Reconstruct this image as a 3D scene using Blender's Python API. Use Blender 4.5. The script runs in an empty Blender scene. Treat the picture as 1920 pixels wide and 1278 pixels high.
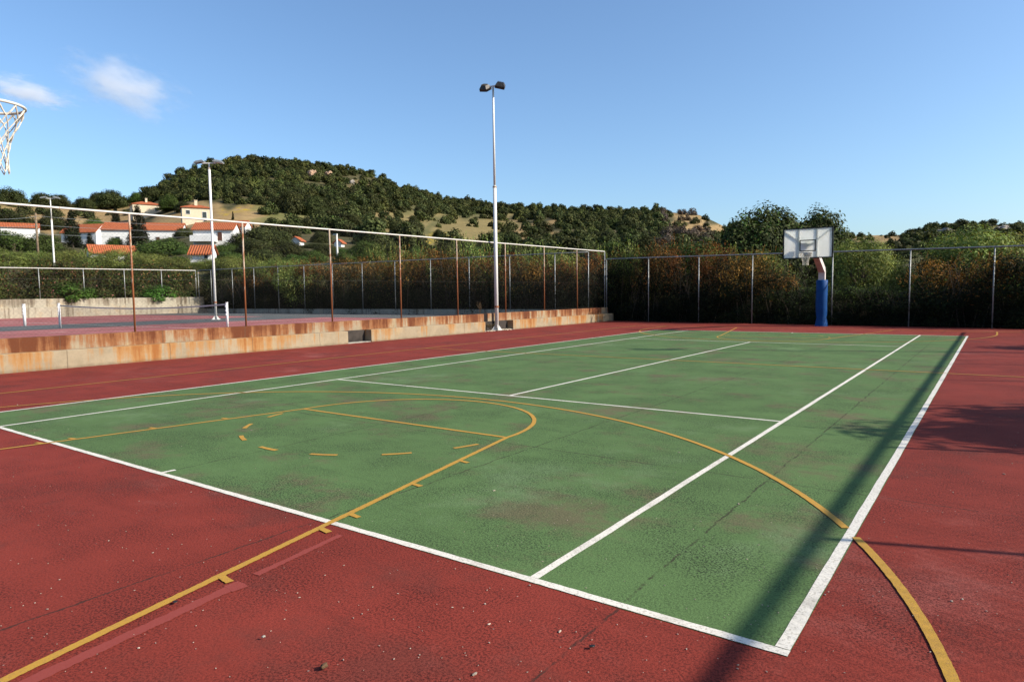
import bpy, bmesh, math, random
import numpy as np
from mathutils import Vector, Matrix

# ------------------------------------------------------------------ camera, sky, sun, exposure
SC = bpy.context.scene
COL = SC.collection
R = math.radians
W, H = 1920.0, 1278.0
CAM = np.array([6.177, -2.9747, 1.5939])
YAW, PITCH, ROLL, FPX = 0.62556, -0.0694, -0.01424, 1255.57
_f = np.array([-math.sin(YAW)*math.cos(PITCH), math.cos(YAW)*math.cos(PITCH), math.sin(PITCH)])
_r0 = np.array([math.cos(YAW), math.sin(YAW), 0.0])
_u0 = np.cross(_r0, _f)
_r = math.cos(ROLL)*_r0 + math.sin(ROLL)*_u0
_u = -math.sin(ROLL)*_r0 + math.cos(ROLL)*_u0
cd = bpy.data.cameras.new('camera')
cam = bpy.data.objects.new('camera', cd)
COL.objects.link(cam)
cd.sensor_fit = 'HORIZONTAL'
cd.sensor_width = 36
cd.lens = 36*FPX/W
cd.clip_start = 0.05
cd.clip_end = 20000
M = Matrix(((_r[0], _u[0], -_f[0], CAM[0]), (_r[1], _u[1], -_f[1], CAM[1]), (_r[2], _u[2], -_f[2], CAM[2]), (0, 0, 0, 1)))
cam.matrix_world = M
SC.camera = cam

SUN_AZ, SUN_EL = R(20), R(32)           # azimuth measured from +X towards +Y
world = bpy.data.worlds.new('World')
SC.world = world
world.use_nodes = True
wn = world.node_tree.nodes; wl = world.node_tree.links
sky = wn.new('ShaderNodeTexSky')
sky.sky_type = 'NISHITA'
sky.sun_disc = False
sky.sun_elevation = SUN_EL
sky.sun_rotation = R(90) - SUN_AZ
sky.altitude = 50
sky.air_density = 1.0
sky.dust_density = 1.5
sky.ozone_density = 3.0
bg = wn['Background']
bg.inputs['Strength'].default_value = 0.108
tint = wn.new('ShaderNodeMix'); tint.data_type = 'RGBA'; tint.blend_type = 'MULTIPLY'; tint.inputs[0].default_value = 1
tint.inputs[7].default_value = (.87, .99, 1.07, 1)
wl.new(sky.outputs[0], tint.inputs[6]); wl.new(tint.outputs[2], bg.inputs['Color'])

ld = bpy.data.lights.new('sun', 'SUN')
ld.energy = 4.9
ld.angle = R(0.42)
ld.color = (1.0, 0.905, 0.76)
sun = bpy.data.objects.new('sun', ld)
COL.objects.link(sun)
_sd = Vector((math.cos(SUN_EL)*math.cos(SUN_AZ), math.cos(SUN_EL)*math.sin(SUN_AZ), math.sin(SUN_EL)))
sun.rotation_euler = _sd.to_track_quat('Z', 'Y').to_euler()
sun.location = (40, 10, 40)
SC.view_settings.view_transform = 'Standard'
SC.view_settings.look = 'None'
SC.view_settings.exposure = 0.85
SC.view_settings.gamma = 1.0
SC.cycles.volume_bounces = 8

# ------------------------------------------------------------------ geometry of the view: turning measured directions into points
def ray(px, py):
    return _f + _r*((px-W/2)/FPX) + _u*((H/2-py)/FPX)
def ground(px, py, z=0.0):
    d = ray(px, py); return CAM + d*((z-CAM[2])/d[2])
def at_y(px, py, Y):
    d = ray(px, py); return CAM + d*((Y-CAM[1])/d[1])
def at_x(px, py, X):
    d = ray(px, py); return CAM + d*((X-CAM[0])/d[0])
def at_depth(px, py, s):
    return CAM + ray(px, py)*s
def project(P):
    d = np.asarray(P, float) - CAM
    z = d@_f
    return W/2 + FPX*(d@_r)/z, H/2 - FPX*(d@_u)/z, z
def far_line(px, back=0.0):
    """point on the far fence of the near court seen in column px"""
    d = ray(px, 560); n = np.array([0.12, 1.0]); p0 = np.array([-12.0, 31.5+back])
    t = ((p0-CAM[:2])@n)/(d[:2]@n)
    return CAM[:2] + d[:2]*t

# ------------------------------------------------------------------ object helpers
def tag(o, label=None, cat=None, group=None, kind=None):
    if label: o['label'] = label
    if cat: o['category'] = cat
    if group: o['group'] = group
    if kind: o['kind'] = kind
    return o
def empty(name, loc=(0, 0, 0), rz=0.0):
    o = bpy.data.objects.new(name, None)
    o.empty_display_size = 0.3
    COL.objects.link(o); o.location = loc; o.rotation_euler = (0, 0, rz)
    return o
def link(name, me, mat, parent=None):
    o = bpy.data.objects.new(name, me)
    COL.objects.link(o)
    if mat is not None and len(me.materials) == 0: me.materials.append(mat)
    if parent is not None: o.parent = parent
    return o
def obj(name, bm, mat, parent=None, smooth=False):
    me = bpy.data.meshes.new(name)
    bm.normal_update(); bm.to_mesh(me); bm.free()
    if smooth:
        for p in me.polygons: p.use_smooth = True
    return link(name, me, mat, parent)
def dup(o, parent=None):
    c = o.copy(); COL.objects.link(c)
    if parent is not None: c.parent = parent
    for ch in o.children: dup(ch, c)
    return c
def BM(): return bmesh.new()
def box(bm, lo, hi, mtx=None):
    vs = [bm.verts.new((x, y, z)) for x in (lo[0], hi[0]) for y in (lo[1], hi[1]) for z in (lo[2], hi[2])]
    for f in ((0, 1, 3, 2), (4, 6, 7, 5), (0, 4, 5, 1), (2, 3, 7, 6), (0, 2, 6, 4), (1, 5, 7, 3)):
        bm.faces.new([vs[i] for i in f])
    if mtx is not None: bmesh.ops.transform(bm, matrix=mtx, verts=vs)
    return vs
def tube(bm, pts, rads, seg=10, cap=True):
    pts = [Vector(p) for p in pts]
    if not hasattr(rads, '__len__'): rads = [rads]*len(pts)
    rings = []
    for i, p in enumerate(pts):
        d = (pts[min(i+1, len(pts)-1)] - pts[max(i-1, 0)]).normalized()
        a = d.orthogonal().normalized() if abs(d.z) < .99 else Vector((1, 0, 0))
        if rings:
            a = (prev - d*prev.dot(d)).normalized()
        prev = a
        b = d.cross(a)
        rings.append([bm.verts.new(p + (a*math.cos(2*math.pi*k/seg) + b*math.sin(2*math.pi*k/seg))*rads[i]) for k in range(seg)])
    for A, B in zip(rings, rings[1:]):
        for k in range(seg):
            bm.faces.new((A[k], A[(k+1) % seg], B[(k+1) % seg], B[k]))
    if cap:
        bm.faces.new(rings[0][::-1]); bm.faces.new(rings[-1])
def torus(bm, c, r, t, seg=32, cs=8):
    rings = []
    for i in range(seg):
        a = 2*math.pi*i/seg
        rings.append([bm.verts.new((c[0]+(r+t*math.cos(2*math.pi*k/cs))*math.cos(a), c[1]+(r+t*math.cos(2*math.pi*k/cs))*math.sin(a), c[2]+t*math.sin(2*math.pi*k/cs))) for k in range(cs)])
    for i in range(seg):
        A, B = rings[i], rings[(i+1) % seg]
        for k in range(cs):
            bm.faces.new((A[k], B[k], B[(k+1) % cs], A[(k+1) % cs]))
def np_mesh(name, V, F, colors=None):
    """V (n,3); F (m,k) equal-sized faces; colors (m,3) per face"""
    V = np.ascontiguousarray(V, np.float32); F = np.ascontiguousarray(F, np.int32)
    m, k = F.shape
    me = bpy.data.meshes.new(name)
    me.vertices.add(len(V)); me.vertices.foreach_set('co', V.ravel())
    me.loops.add(m*k); me.loops.foreach_set('vertex_index', F.ravel())
    me.polygons.add(m); me.polygons.foreach_set('loop_start', np.arange(0, m*k, k, dtype=np.int32))
    me.update(calc_edges=True)
    if colors is not None:
        a = me.attributes.new('Col', 'FLOAT_COLOR', 'FACE')
        c = np.ones((m, 4), np.float32); c[:, :3] = colors
        a.data.foreach_set('color', c.ravel())
    return me

# ------------------------------------------------------------------ materials
ALB = .78        # scales every base colour down so shade stays dark at the higher exposure
class NT:
    def __init__(s, name):
        s.m = bpy.data.materials.new(name); s.m.use_nodes = True
        s.t = s.m.node_tree; s.n = s.t.nodes; s.p = s.n['Principled BSDF']
        s.out = s.n['Material Output']
    def node(s, typ, **kw):
        x = s.n.new(typ)
        for k, v in kw.items(): setattr(x, k, v)
        return x
    def set(s, sock, v):
        if isinstance(v, bpy.types.NodeSocket): s.t.links.new(v, sock)
        elif isinstance(v, (tuple, list)) and sock.type == 'RGBA' and len(v) == 3: sock.default_value = (*v, 1)
        else: sock.default_value = v
    def pos(s): return s.node('ShaderNodeNewGeometry').outputs['Position']
    def objco(s): return s.node('ShaderNodeTexCoord').outputs['Object']
    def mapping(s, v, scale=(1, 1, 1), loc=(0, 0, 0)):
        x = s.node('ShaderNodeMapping'); s.set(x.inputs['Vector'], v); x.inputs['Scale'].default_value = scale; x.inputs['Location'].default_value = loc
        return x.outputs[0]
    def noise(s, v, scale, detail=4, rough=.55, color=False):
        x = s.node('ShaderNodeTexNoise'); s.set(x.inputs['Vector'], v); x.inputs['Scale'].default_value = scale
        x.inputs['Detail'].default_value = detail; x.inputs['Roughness'].default_value = rough
        return x.outputs['Color' if color else 'Fac']
    def ramp(s, f, a, b, va=0.0, vb=1.0):
        x = s.node('ShaderNodeMapRange', interpolation_type='SMOOTHSTEP'); s.set(x.inputs[0], f)
        for i, v in enumerate((a, b, va, vb)): x.inputs[i+1].default_value = v
        return x.outputs[0]
    def mix(s, f, a, b, mode='MIX'):
        x = s.node('ShaderNodeMix', data_type='RGBA', blend_type=mode)
        s.set(x.inputs[0], f); s.set(x.inputs[6], a); s.set(x.inputs[7], b)
        return x.outputs[2]
    def math(s, op, a, b=0.0, c=0.0):
        x = s.node('ShaderNodeMath', operation=op)
        s.set(x.inputs[0], a); s.set(x.inputs[1], b); s.set(x.inputs[2], c)
        return x.outputs[0]
    def xyz(s, v):
        x = s.node('ShaderNodeSeparateXYZ'); s.set(x.inputs[0], v); return x.outputs
    def bump(s, h, strength=.3, dist=.01):
        x = s.node('ShaderNodeBump'); s.set(x.inputs['Height'], h); x.inputs['Strength'].default_value = strength; x.inputs['Distance'].default_value = dist
        s.t.links.new(x.outputs[0], s.p.inputs['Normal'])
    def done(s, color, rough=.8, metal=0.0, spec=.3):
        s.set(s.p.inputs['Base Color'], s.mix(1.0, color, (ALB, ALB, ALB), 'MULTIPLY')); s.set(s.p.inputs['Roughness'], rough)
        s.p.inputs['Metallic'].default_value = metal; s.p.inputs['Specular IOR Level'].default_value = spec
        return s.m

def simple(name, col, rough=.6, metal=0.0, var=.15, scale=6.0, spec=.3, dirt=None):
    t = NT(name); v = t.objco()
    f = t.noise(v, scale, 6)
    c = t.mix(t.ramp(f, .3, .7), tuple(x*(1-var) for x in col), tuple(min(1, x*(1+var)) for x in col))
    if dirt is not None:
        c = t.mix(t.ramp(t.noise(v, scale*2.3, 8, .7), .55, .7), c, dirt)
    t.bump(t.noise(v, scale*8, 3), .15, .005)
    return t.done(c, rough, metal, spec)

def court_mat(name, base, worn, dark, pale, crackx=(), cracky=()):
    t = NT(name); v = t.pos(); X, Y, Z = t.xyz(v)
    c = t.mix(t.ramp(t.noise(v, .55, 5, .6), .35, .68), base, tuple(b*.86 for b in base))
    c = t.mix(t.math('MULTIPLY', t.ramp(t.noise(t.mapping(v, loc=(7, 3, 0)), .8, 8, .72), .50, .66), .8), c, worn)
    c = t.mix(t.math('MULTIPLY', t.ramp(t.noise(t.mapping(v, loc=(31, 9, 0)), .42, 8, .72), .54, .72), .6), c, pale)
    # rolled-asphalt streaks left by the squeegee
    c = t.mix(t.math('MULTIPLY', t.ramp(t.noise(t.mapping(v, (.5, 5, 1)), 1.2, 4, .6), .52, .75), .22), c, dark)
    # grain of the aggregate: dark pores, lighter tips; worn where the coat is thin
    g = t.noise(v, 75, 3, .7)
    thin = t.ramp(t.noise(t.mapping(v, loc=(3, 14, 0)), 1.3, 6, .65), .35, .68, .28, 1.0)
    c = t.mix(t.math('MULTIPLY', t.ramp(g, .55, .42), thin), c, dark)
    c = t.mix(t.math('MULTIPLY', t.ramp(t.noise(v, 140, 2, .5), .62, .74), .28), c, tuple(min(1, b*1.7+.03) for b in base))
    # scattered light grit bonded in the paint
    vo = t.node('ShaderNodeTexVoronoi'); t.set(vo.inputs['Vector'], v); vo.inputs['Scale'].default_value = 9
    c = t.mix(t.math('MULTIPLY', t.ramp(vo.outputs['Distance'], .05, .03), .5), c, (.5, .42, .36))
    wob = t.math('MULTIPLY', t.math('SUBTRACT', t.noise(v, 3.0, 6, .7), .5), .10)
    brk = t.ramp(t.noise(t.mapping(v, loc=(5, 5, 5)), 5, 4, .7), .36, .56)
    m = None
    for S, L in ((X, crackx), (Y, cracky)):
        for x0 in L:
            d = t.math('ABSOLUTE', t.math('ADD', t.math('SUBTRACT', S, x0), wob))
            k = t.math('MULTIPLY', t.ramp(d, .011, .004), brk)
            m = k if m is None else t.math('MAXIMUM', m, k)
    if m is not None:
        c = t.mix(t.math('MULTIPLY', m, .8), c, (.035, .025, .02))
    t.bump(g, .6, .006)
    return t.done(c, .88, 0, .10)

def line_mat(name, col, under):
    t = NT(name); v = t.pos()
    c = t.mix(t.math('MULTIPLY', t.ramp(t.noise(v, 70, 4, .65), .50, .36), .6), col, under)
    c = t.mix(t.math('MULTIPLY', t.ramp(t.noise(v, 2.3, 6, .7), .48, .72), .45), c, under)
    t.bump(t.noise(v, 95, 2), .3, .003)
    return t.done(c, .75, 0, .25)

GREEN = (.107, .186, .066); RED = (.255, .041, .028)
M_GREEN = court_mat('green court paint', GREEN, (.145, .115, .070), (.030, .045, .022), (.17, .25, .125), (-4.75, -2.4, .0, 2.31, 4.66), (2.75, 12.6, 20.4))
M_RED = court_mat('red court paint', RED, (.16, .038, .028), (.065, .014, .011), (.36, .12, .10), (2.29, 4.67, 7.0, -7.1, -9.4), (2.77, 12.6, 20.4))
M_RED2 = court_mat('faded red court paint', (.40, .145, .14), (.30, .14, .13), (.20, .07, .07), (.62, .45, .42))
M_GREY2 = court_mat('grey court paint', (.13, .14, .14), (.19, .18, .17), (.04, .045, .05), (.25, .25, .25))
M_WHITE = line_mat('white line paint', (.74, .70, .62), (.30, .27, .22))
M_YELLOW = line_mat('yellow line paint', (.46, .255, .035), (.33, .18, .05))
M_GHOST = line_mat('painted over line', (.262, .048, .035), (.24, .040, .029))

def leaf_mat(name, trans=.24, rough=.7, lo=.8, hi=1.2):
    t = NT(name)
    at = t.node('ShaderNodeAttribute'); at.attribute_name = 'Col'
    oi = t.node('ShaderNodeObjectInfo')
    hs = t.node('ShaderNodeHueSaturation'); t.set(hs.inputs['Color'], at.outputs['Color'])
    t.set(hs.inputs['Value'], t.ramp(oi.outputs['Random'], 0, 1, lo, hi))
    t.set(hs.inputs['Hue'], t.ramp(oi.outputs['Random'], 0, 1, .485, .515))
    c = hs.outputs[0]
    t.done(c, rough, 0, .10)
    tr = t.node('ShaderNodeBsdfTranslucent'); t.set(tr.inputs['Color'], t.mix(1.0, c, (1.3*ALB, 1.25*ALB, .7*ALB), 'MULTIPLY'))
    mx = t.node('ShaderNodeMixShader'); mx.inputs[0].default_value = trans
    t.t.links.new(t.p.outputs[0], mx.inputs[1]); t.t.links.new(tr.outputs[0], mx.inputs[2])
    t.t.links.new(mx.outputs[0], t.out.inputs['Surface'])
    return t.m
M_LEAF = leaf_mat('leaves')
M_FARLEAF = leaf_mat('distant leaves', .14, .7, .62, 1.45)
M_BARK = simple('bark', (.10, .075, .05), .9, 0, .35, 9)

def wall_mat(name, rust_lo, rust_hi, rust_cov, base=(.42, .36, .26), ztop=.76):
    """cast concrete with rust washed down from the fence above; streaks run down the face"""
    t = NT(name); v = t.pos(); X, Y, Z = t.xyz(v)
    c = t.mix(t.ramp(t.noise(v, 2.2, 7, .65), .35, .7), base, tuple(b*.78 for b in base))
    c = t.mix(t.math('MULTIPLY', t.ramp(t.noise(v, 26, 5, .7), .56, .68), .45), c, (.20, .19, .16))
    c = t.mix(t.math('MULTIPLY', t.ramp(t.noise(t.mapping(v, loc=(4, 4, 4)), .9, 6, .7), .52, .68), .32), c, (.47, .31, .14))
    yz = t.mapping(v, (1, 1, .05))
    s1 = t.noise(yz, .75, 4, .6)
    s2 = t.noise(t.mapping(v, (1, 1, .06), (9, 2, 0)), 4.2, 7, .72)
    s3 = t.noise(v, 7, 6, .75)
    zt = t.ramp(Z, ztop-.42, ztop, -.02, .015)
    k = t.math('ADD', t.math('ADD', t.math('MULTIPLY', s1, .5), t.math('MULTIPLY', s2, .4)), t.math('ADD', t.math('MULTIPLY', s3, .1), zt))
    m1 = t.ramp(k, rust_cov-.02, rust_cov+.05)
    m2 = t.ramp(k, rust_cov+.03, rust_cov+.11)
    c = t.mix(t.math('MULTIPLY', m1, .85), c, rust_lo)
    c = t.mix(t.math('MULTIPLY', m2, .9), c, rust_hi)
    wy = t.math('ADD', Y, t.math('MULTIPLY', t.math('SUBTRACT', t.noise(v, 4, 4), .5), .05))
    jt = t.math('ABSOLUTE', t.math('SUBTRACT', t.math('FRACT', t.math('DIVIDE', wy, 2.44)), .5))
    c = t.mix(t.math('MULTIPLY', t.ramp(jt, .006, .002), .6), c, (.09, .065, .045))
    c = t.mix(t.math('MULTIPLY', t.ramp(t.math('ADD', Z, t.math('MULTIPLY', t.noise(v, 5, 5, .7), .12)), .15, .05), .55), c, (.12, .075, .05))
    c = t.mix(t.math('MULTIPLY', t.ramp(t.noise(v, 55, 4, .7), .60, .68), .5), c, (.11, .095, .075))
    t.bump(t.noise(v, 40, 5, .7), .6, .012)
    return t.done(c, .9, 0, .15)
M_WALL_UP = wall_mat('rust stained concrete', (.25, .088, .028), (.105, .030, .013), .450, (.33, .27, .185))
M_WALL_LO = wall_mat('orange streaked concrete', (.36, .18, .06), (.27, .10, .028), .512, (.34, .275, .185), .43)
M_WALL_GREY = wall_mat('weathered grey concrete', (.20, .165, .12), (.11, .085, .06), .50, (.40, .36, .28), 1.5)
M_CONC = simple('plain concrete', (.33, .31, .27), .9, 0, .25, 5)

def rust_paint(name, paint, amount, rust=(.25, .085, .03), fade=False):
    t = NT(name); v = t.pos()
    k = t.noise(t.mapping(v, (6, 6, 1.2)), 3.0, 8, .72)
    if fade: k = t.math('ADD', k, t.ramp(t.xyz(v)[2], .8, 4.0, -.08, .16))
    c = t.mix(t.ramp(k, amount, amount+.06), rust, paint)
    c = t.mix(t.math('MULTIPLY', t.ramp(t.noise(v, 30, 4, .7), .55, .7), .4), c, tuple(x*.55 for x in rust))
    return t.done(c, .7, 0, .3)
M_RUSTPOST = rust_paint('rusted paint', (.42, .33, .25), .58, fade=True)
M_WHITEPIPE = rust_paint('chipped white paint', (.62, .60, .56), .33)
M_GALV = simple('galvanised steel', (.34, .35, .34), .5, .55, .2, 12)
M_WIRE = simple('dull zinc wire', (.04, .037, .034), .7, .2, .1, 20)
M_POLE = rust_paint('white pole paint', (.70, .69, .67), .30)
M_METALWHITE = simple('white enamel', (.72, .72, .70), .45, 0, .06, 5, .4)
M_REDPAINT = simple('faded white paint on steel', (.62, .55, .53), .5, 0, .1, 4)
M_PAD = simple('blue vinyl', (.005, .058, .21), .6, 0, .12, 4, .12)
M_BLACK = simple('black paint', (.012, .012, .012), .5)
M_LAMPBODY = simple('dark cast lamp housing', (.05, .045, .042), .5, .3, .3, 10)
M_GLASS = simple('lamp glass', (.30, .33, .36), .12, 0, .05, 3, .7)
M_ROPE = simple('dirty white rope', (.62, .57, .48), .9, 0, .2, 30)
M_WOOD = simple('weathered wood pole', (.20, .145, .095), .9, 0, .25, 5)
def board_mat():
    t = NT('translucent backboard'); v = t.objco()
    c = t.mix(t.ramp(t.noise(v, 3, 6, .6), .35, .7), (.96, .96, .92), (.90, .91, .86))
    t.done(c, .45, 0, .3)
    tr = t.node('ShaderNodeBsdfTranslucent'); t.set(tr.inputs['Color'], c)
    mx = t.node('ShaderNodeMixShader'); mx.inputs[0].default_value = .78
    t.t.links.new(t.p.outputs[0], mx.inputs[1]); t.t.links.new(tr.outputs[0], mx.inputs[2])
    t.t.links.new(mx.outputs[0], t.out.inputs['Surface'])
    return t.m
M_BOARD = board_mat()
def roof_mat():
    t = NT('terracotta tiles'); v = t.objco(); X, Y, Z = t.xyz(v)
    s = t.math('SINE', t.math('MULTIPLY', X, 2*math.pi/.30))
    rows = t.math('FRACT', t.math('MULTIPLY', Y, 2.6))
    c = t.mix(t.ramp(t.noise(v, 3.2, 6, .7), .3, .7), (.50, .15, .055), (.36, .095, .04))
    c = t.mix(t.math('MULTIPLY', t.ramp(s, .1, -.8), .45), c, (.16, .045, .025))
    c = t.mix(t.math('MULTIPLY', t.ramp(rows, .15, .0), .5), c, (.14, .04, .02))
    t.bump(s, .6, .05)
    return t.done(c, .85, 0, .2)
M_ROOF = roof_mat()
M_HWHITE = simple('white render', (.76, .76, .75), .85, 0, .05, 1.5)
M_HCREAM = simple('cream render', (.64, .54, .39), .85, 0, .06, 1.5)
M_DOOR = simple('brown door', (.09, .035, .02), .6)
M_SHUT = simple('dark green shutter', (.03, .045, .05), .6)
M_CLOTH = simple('cream canvas', (.62, .54, .40), .9)

def terrain_mat():
    t = NT('hillside ground'); v = t.pos()
    at = t.node('ShaderNodeAttribute'); at.attribute_name = 'Field'
    fx = t.xyz(at.outputs['Color'])
    tan = t.mix(t.ramp(t.noise(v, .08, 7, .7), .35, .65), (.36, .25, .115), (.27, .18, .085))
    tan = t.mix(t.math('MULTIPLY', t.ramp(t.noise(v, .55, 5, .7), .5, .65), .4), tan, (.17, .13, .06))
    grn = t.mix(t.ramp(t.noise(v, .12, 6, .7), .35, .65), (.13, .135, .045), (.21, .185, .07))
    scrub = t.mix(t.ramp(t.noise(v, .16, 7, .72), .36, .62), (.045, .05, .02), (.105, .088, .042))
    scrub = t.mix(t.ramp(t.noise(t.mapping(v, loc=(50, 20, 0)), .25, 6, .75), .66, .72), scrub, (.30, .24, .18))
    c = t.mix(fx[0], scrub, tan)
    c = t.mix(fx[1], c, grn)
    c = t.mix(t.math('MULTIPLY', fx[2], t.ramp(t.noise(v, .3, 5, .7), .48, .6)), c, (.42, .29, .03))
    t.bump(t.noise(v, .6, 6, .7), .6, .4)
    return t.done(c, .95, 0, .1)
M_TERR = terrain_mat()

# ------------------------------------------------------------------ terrain
SKY_PX = [(-400, 372), (0, 372), (60, 380), (140, 382), (200, 384), (260, 372), (300, 350), (350, 326), (400, 308), (450, 300), (520, 303), (600, 311), (690, 326), (760, 354), (830, 374), (940, 388),
          (1100, 395), (1240, 396), (1310, 402), (1350, 420), (1385, 440), (1450, 446), (1570, 442), (1620, 441), (1690, 440), (1740, 428), (1780, 418), (1830, 421), (1870, 421), (1920, 424), (2300, 430)]
_th = []; _sl = []
for px, py in SKY_PX:
    d = ray(px, py); _th.append(math.atan2(-d[0], d[1])); _sl.append(d[2]/math.hypot(d[0], d[1]))
_o = np.argsort(_th); _th = np.array(_th)[_o]; _sl = np.array(_sl)[_o]
def skyslope(th):
    s = np.interp(th, _th, _sl)
    lo, hi = _th[0], _th[-1]
    s = np.where(th < lo, .08*np.exp(-(lo-th)*1.2)+.02, s)
    return np.where(th > hi, _sl[-1]*np.exp(-(th-hi)*1.2)+.01*0, s)
def ridge(th):
    return np.interp(th, [-1.0, -.05, .12, .3, .7, 1.0, 1.25, 2.0], [330, 330, 380, 470, 520, 470, 400, 400])
def smooth(a, b, x):
    t = np.clip((x-a)/(b-a), 0, 1); return t*t*(3-2*t)
def bumps(x, y):
    return (np.sin(x*.045+1.3)*np.sin(y*.052+.4)*1.0 + np.sin(x*.11+y*.07)*.55 + np.sin(x*.23-y*.19+2)*.3)
def terrain_z(x, y):
    x = np.asarray(x, float); y = np.asarray(y, float)
    dx, dy = x-CAM[0], y-CAM[1]
    d = np.hypot(dx, dy); th = np.arctan2(-dx, dy)
    S = skyslope(th); D = ridge(th)
    t = np.clip((d-55)/(D-55), 0, 1)
    z = 1.6*smooth(55, 78, d) + d*S*np.power(t, .52)
    z = np.where(d > D, CAM[2]+0*z + D*S - (d-D)*.16 - .0006*(d-D)**2, z)
    z = np.where(d > D, np.maximum(z, -5-.004*d), z)
    z = z + bumps(x, y)*smooth(70, 200, d)*.75*(1-smooth(.8, 1.0, d/D))
    z = np.maximum(z, 1.6*smooth(-53.9, -54.4, x))
    out = np.maximum.reduce([-53.9-x, y-30.9, x-11.6, 0*x])
    return -.12 + (z+.12)*smooth(0, 2.5, out)
def hit(px, py, lo=58, hi=700):
    """where the line of sight in this direction meets the hillside"""
    d = ray(px, py); h = math.hypot(d[0], d[1]); prev = None
    for s in np.arange(lo, hi, 1.5):
        p = CAM + d*(s/h)
        if p[2] <= terrain_z(p[0], p[1]):
            a, b = s-1.5, s
            for _ in range(12):
                m = (a+b)/2; p = CAM + d*(m/h)
                if p[2] <= terrain_z(p[0], p[1]): b = m
                else: a = m
            p = CAM + d*(b/h); return np.array([p[0], p[1], float(terrain_z(p[0], p[1]))])
    p = CAM + d*(330/h); return np.array([p[0], p[1], float(terrain_z(p[0], p[1]))])

FIELDS_TAN = [((-20, 384, 268, 432), 1.0), ((300, 380, 420, 430), .9), ((395, 386, 500, 440), 1.0), ((470, 355, 500, 385), .8), ((690, 395, 800, 440), .65), ((830, 405, 960, 470), .75), ((960, 415, 1050, 470), .8),
              ((1255, 402, 1345, 442), 1.0), ((1590, 434, 1700, 455), 1.0), ((1340, 425, 1400, 450), .6), ((640, 335, 680, 350), .5), ((1080, 440, 1160, 470), .7)]
FIELDS_GRN = [((480, 392, 610, 424), .9), ((-20, 378, 120, 394), .5), ((700, 385, 960, 470), .45), ((230, 378, 262, 392), .6), ((1700, 420, 1920, 500), .55), ((800, 430, 960, 470), .5)]
FIELDS_YEL = [((420, 386, 500, 400), .9), ((780, 440, 830, 462), .9), ((1860, 418, 1930, 445), 1.0)]
def field_mask(px, py, L):
    m = np.zeros_like(px)
    wx = px + 16*np.sin(py*.21+px*.03) + 8*np.sin(px*.11); wy = py + 6*np.sin(px*.055) + 3*np.sin(px*.17+1)
    for (a, b, c, d), s in L:
        k = smooth(a-10, a+14, wx)*(1-smooth(c-14, c+10, wx))*smooth(b-4, b+5, wy)*(1-smooth(d-5, d+4, wy))
        m = np.maximum(m, k*s)
    return m
def make_terrain():
    ths = np.concatenate([np.arange(-math.pi, -.12, R(4)), np.arange(-.12, 1.42, R(.22)), np.arange(1.42, math.pi-.01, R(4))])
    ds = np.concatenate([[.6, 6, 14, 22], np.arange(28, 90, 1.0), np.arange(90, 560, 4.0), np.geomspace(570, 9000, 26)])
    T, Dm = np.meshgrid(ths, ds, indexing='ij')
    X = CAM[0] - np.sin(T)*Dm; Y = CAM[1] + np.cos(T)*Dm
    Z = terrain_z(X, Y)
    V = np.stack([X, Y, Z], -1).reshape(-1, 3)
    n, m = T.shape
    i, j = np.meshgrid(np.arange(n), np.arange(m-1), indexing='ij')
    i2 = (i+1) % n
    F = np.stack([i*m+j, i*m+j+1, i2*m+j+1, i2*m+j], -1).reshape(-1, 4)[:, ::-1]
    me = np_mesh('terrain', V, F)
    px, py, dz = project(V)
    ok = dz > 20
    px = np.where(ok, px, -5000); py = np.where(ok, py, 0)
    c = np.ones((len(V), 4), np.float32)
    for k, L in enumerate((FIELDS_TAN, FIELDS_GRN, FIELDS_YEL)): c[:, k] = field_mask(px, py, L)
    far = np.hypot(V[:, 0]-CAM[0], V[:, 1]-CAM[1]) < 85
    c[far, 0] = .0; c[far, 1] = .15
    a = me.attributes.new('Field', 'FLOAT_COLOR', 'POINT'); a.data.foreach_set('color', c.ravel())
    me.polygons.foreach_set('use_smooth', np.ones(len(F), bool))
    tag(link('terrain', me, M_TERR), kind='structure')
make_terrain()

# ------------------------------------------------------------------ courts and markings
def sheet(name, x0, y0, x1, y1, z, mat):
    bm = BM(); bm.faces.new([bm.verts.new(p) for p in ((x0, y0, z), (x1, y0, z), (x1, y1, z), (x0, y1, z))])
    return tag(obj(name, bm, mat), kind='structure')
def slab(name, pts, zt, mat):
    bm = BM()
    a = [bm.verts.new((x, y, zt)) for x, y in pts]; b = [bm.verts.new((x, y, -.5)) for x, y in pts]
    bm.faces.new(a)
    for i in range(len(a)):
        j = (i+1) % len(a); bm.faces.new((a[j], a[i], b[i], b[j]))
    return tag(obj(name, bm, mat), kind='structure')
slab('red_court_surround', [(-12.25, -16), (11.4, -16), (11.4, 28.85), (-12.25, 31.7)], 0.0, M_RED)
sheet('green_court', -5.485, 0, 5.485, 23.77, .002, M_GREEN)
slab('neighbouring_court', [(-53.4, -14), (-12.5, -14), (-12.5, 30.35), (-53.4, 30.35)], .33, M_RED2)
sheet('neighbouring_court_grey_strip', -34.2, -10, -28.0, 24.2, .334, M_GREY2)
sheet('neighbouring_court_grey_apron', -53.0, 24.2, -12.6, 30.0, .334, M_GREY2)

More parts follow.
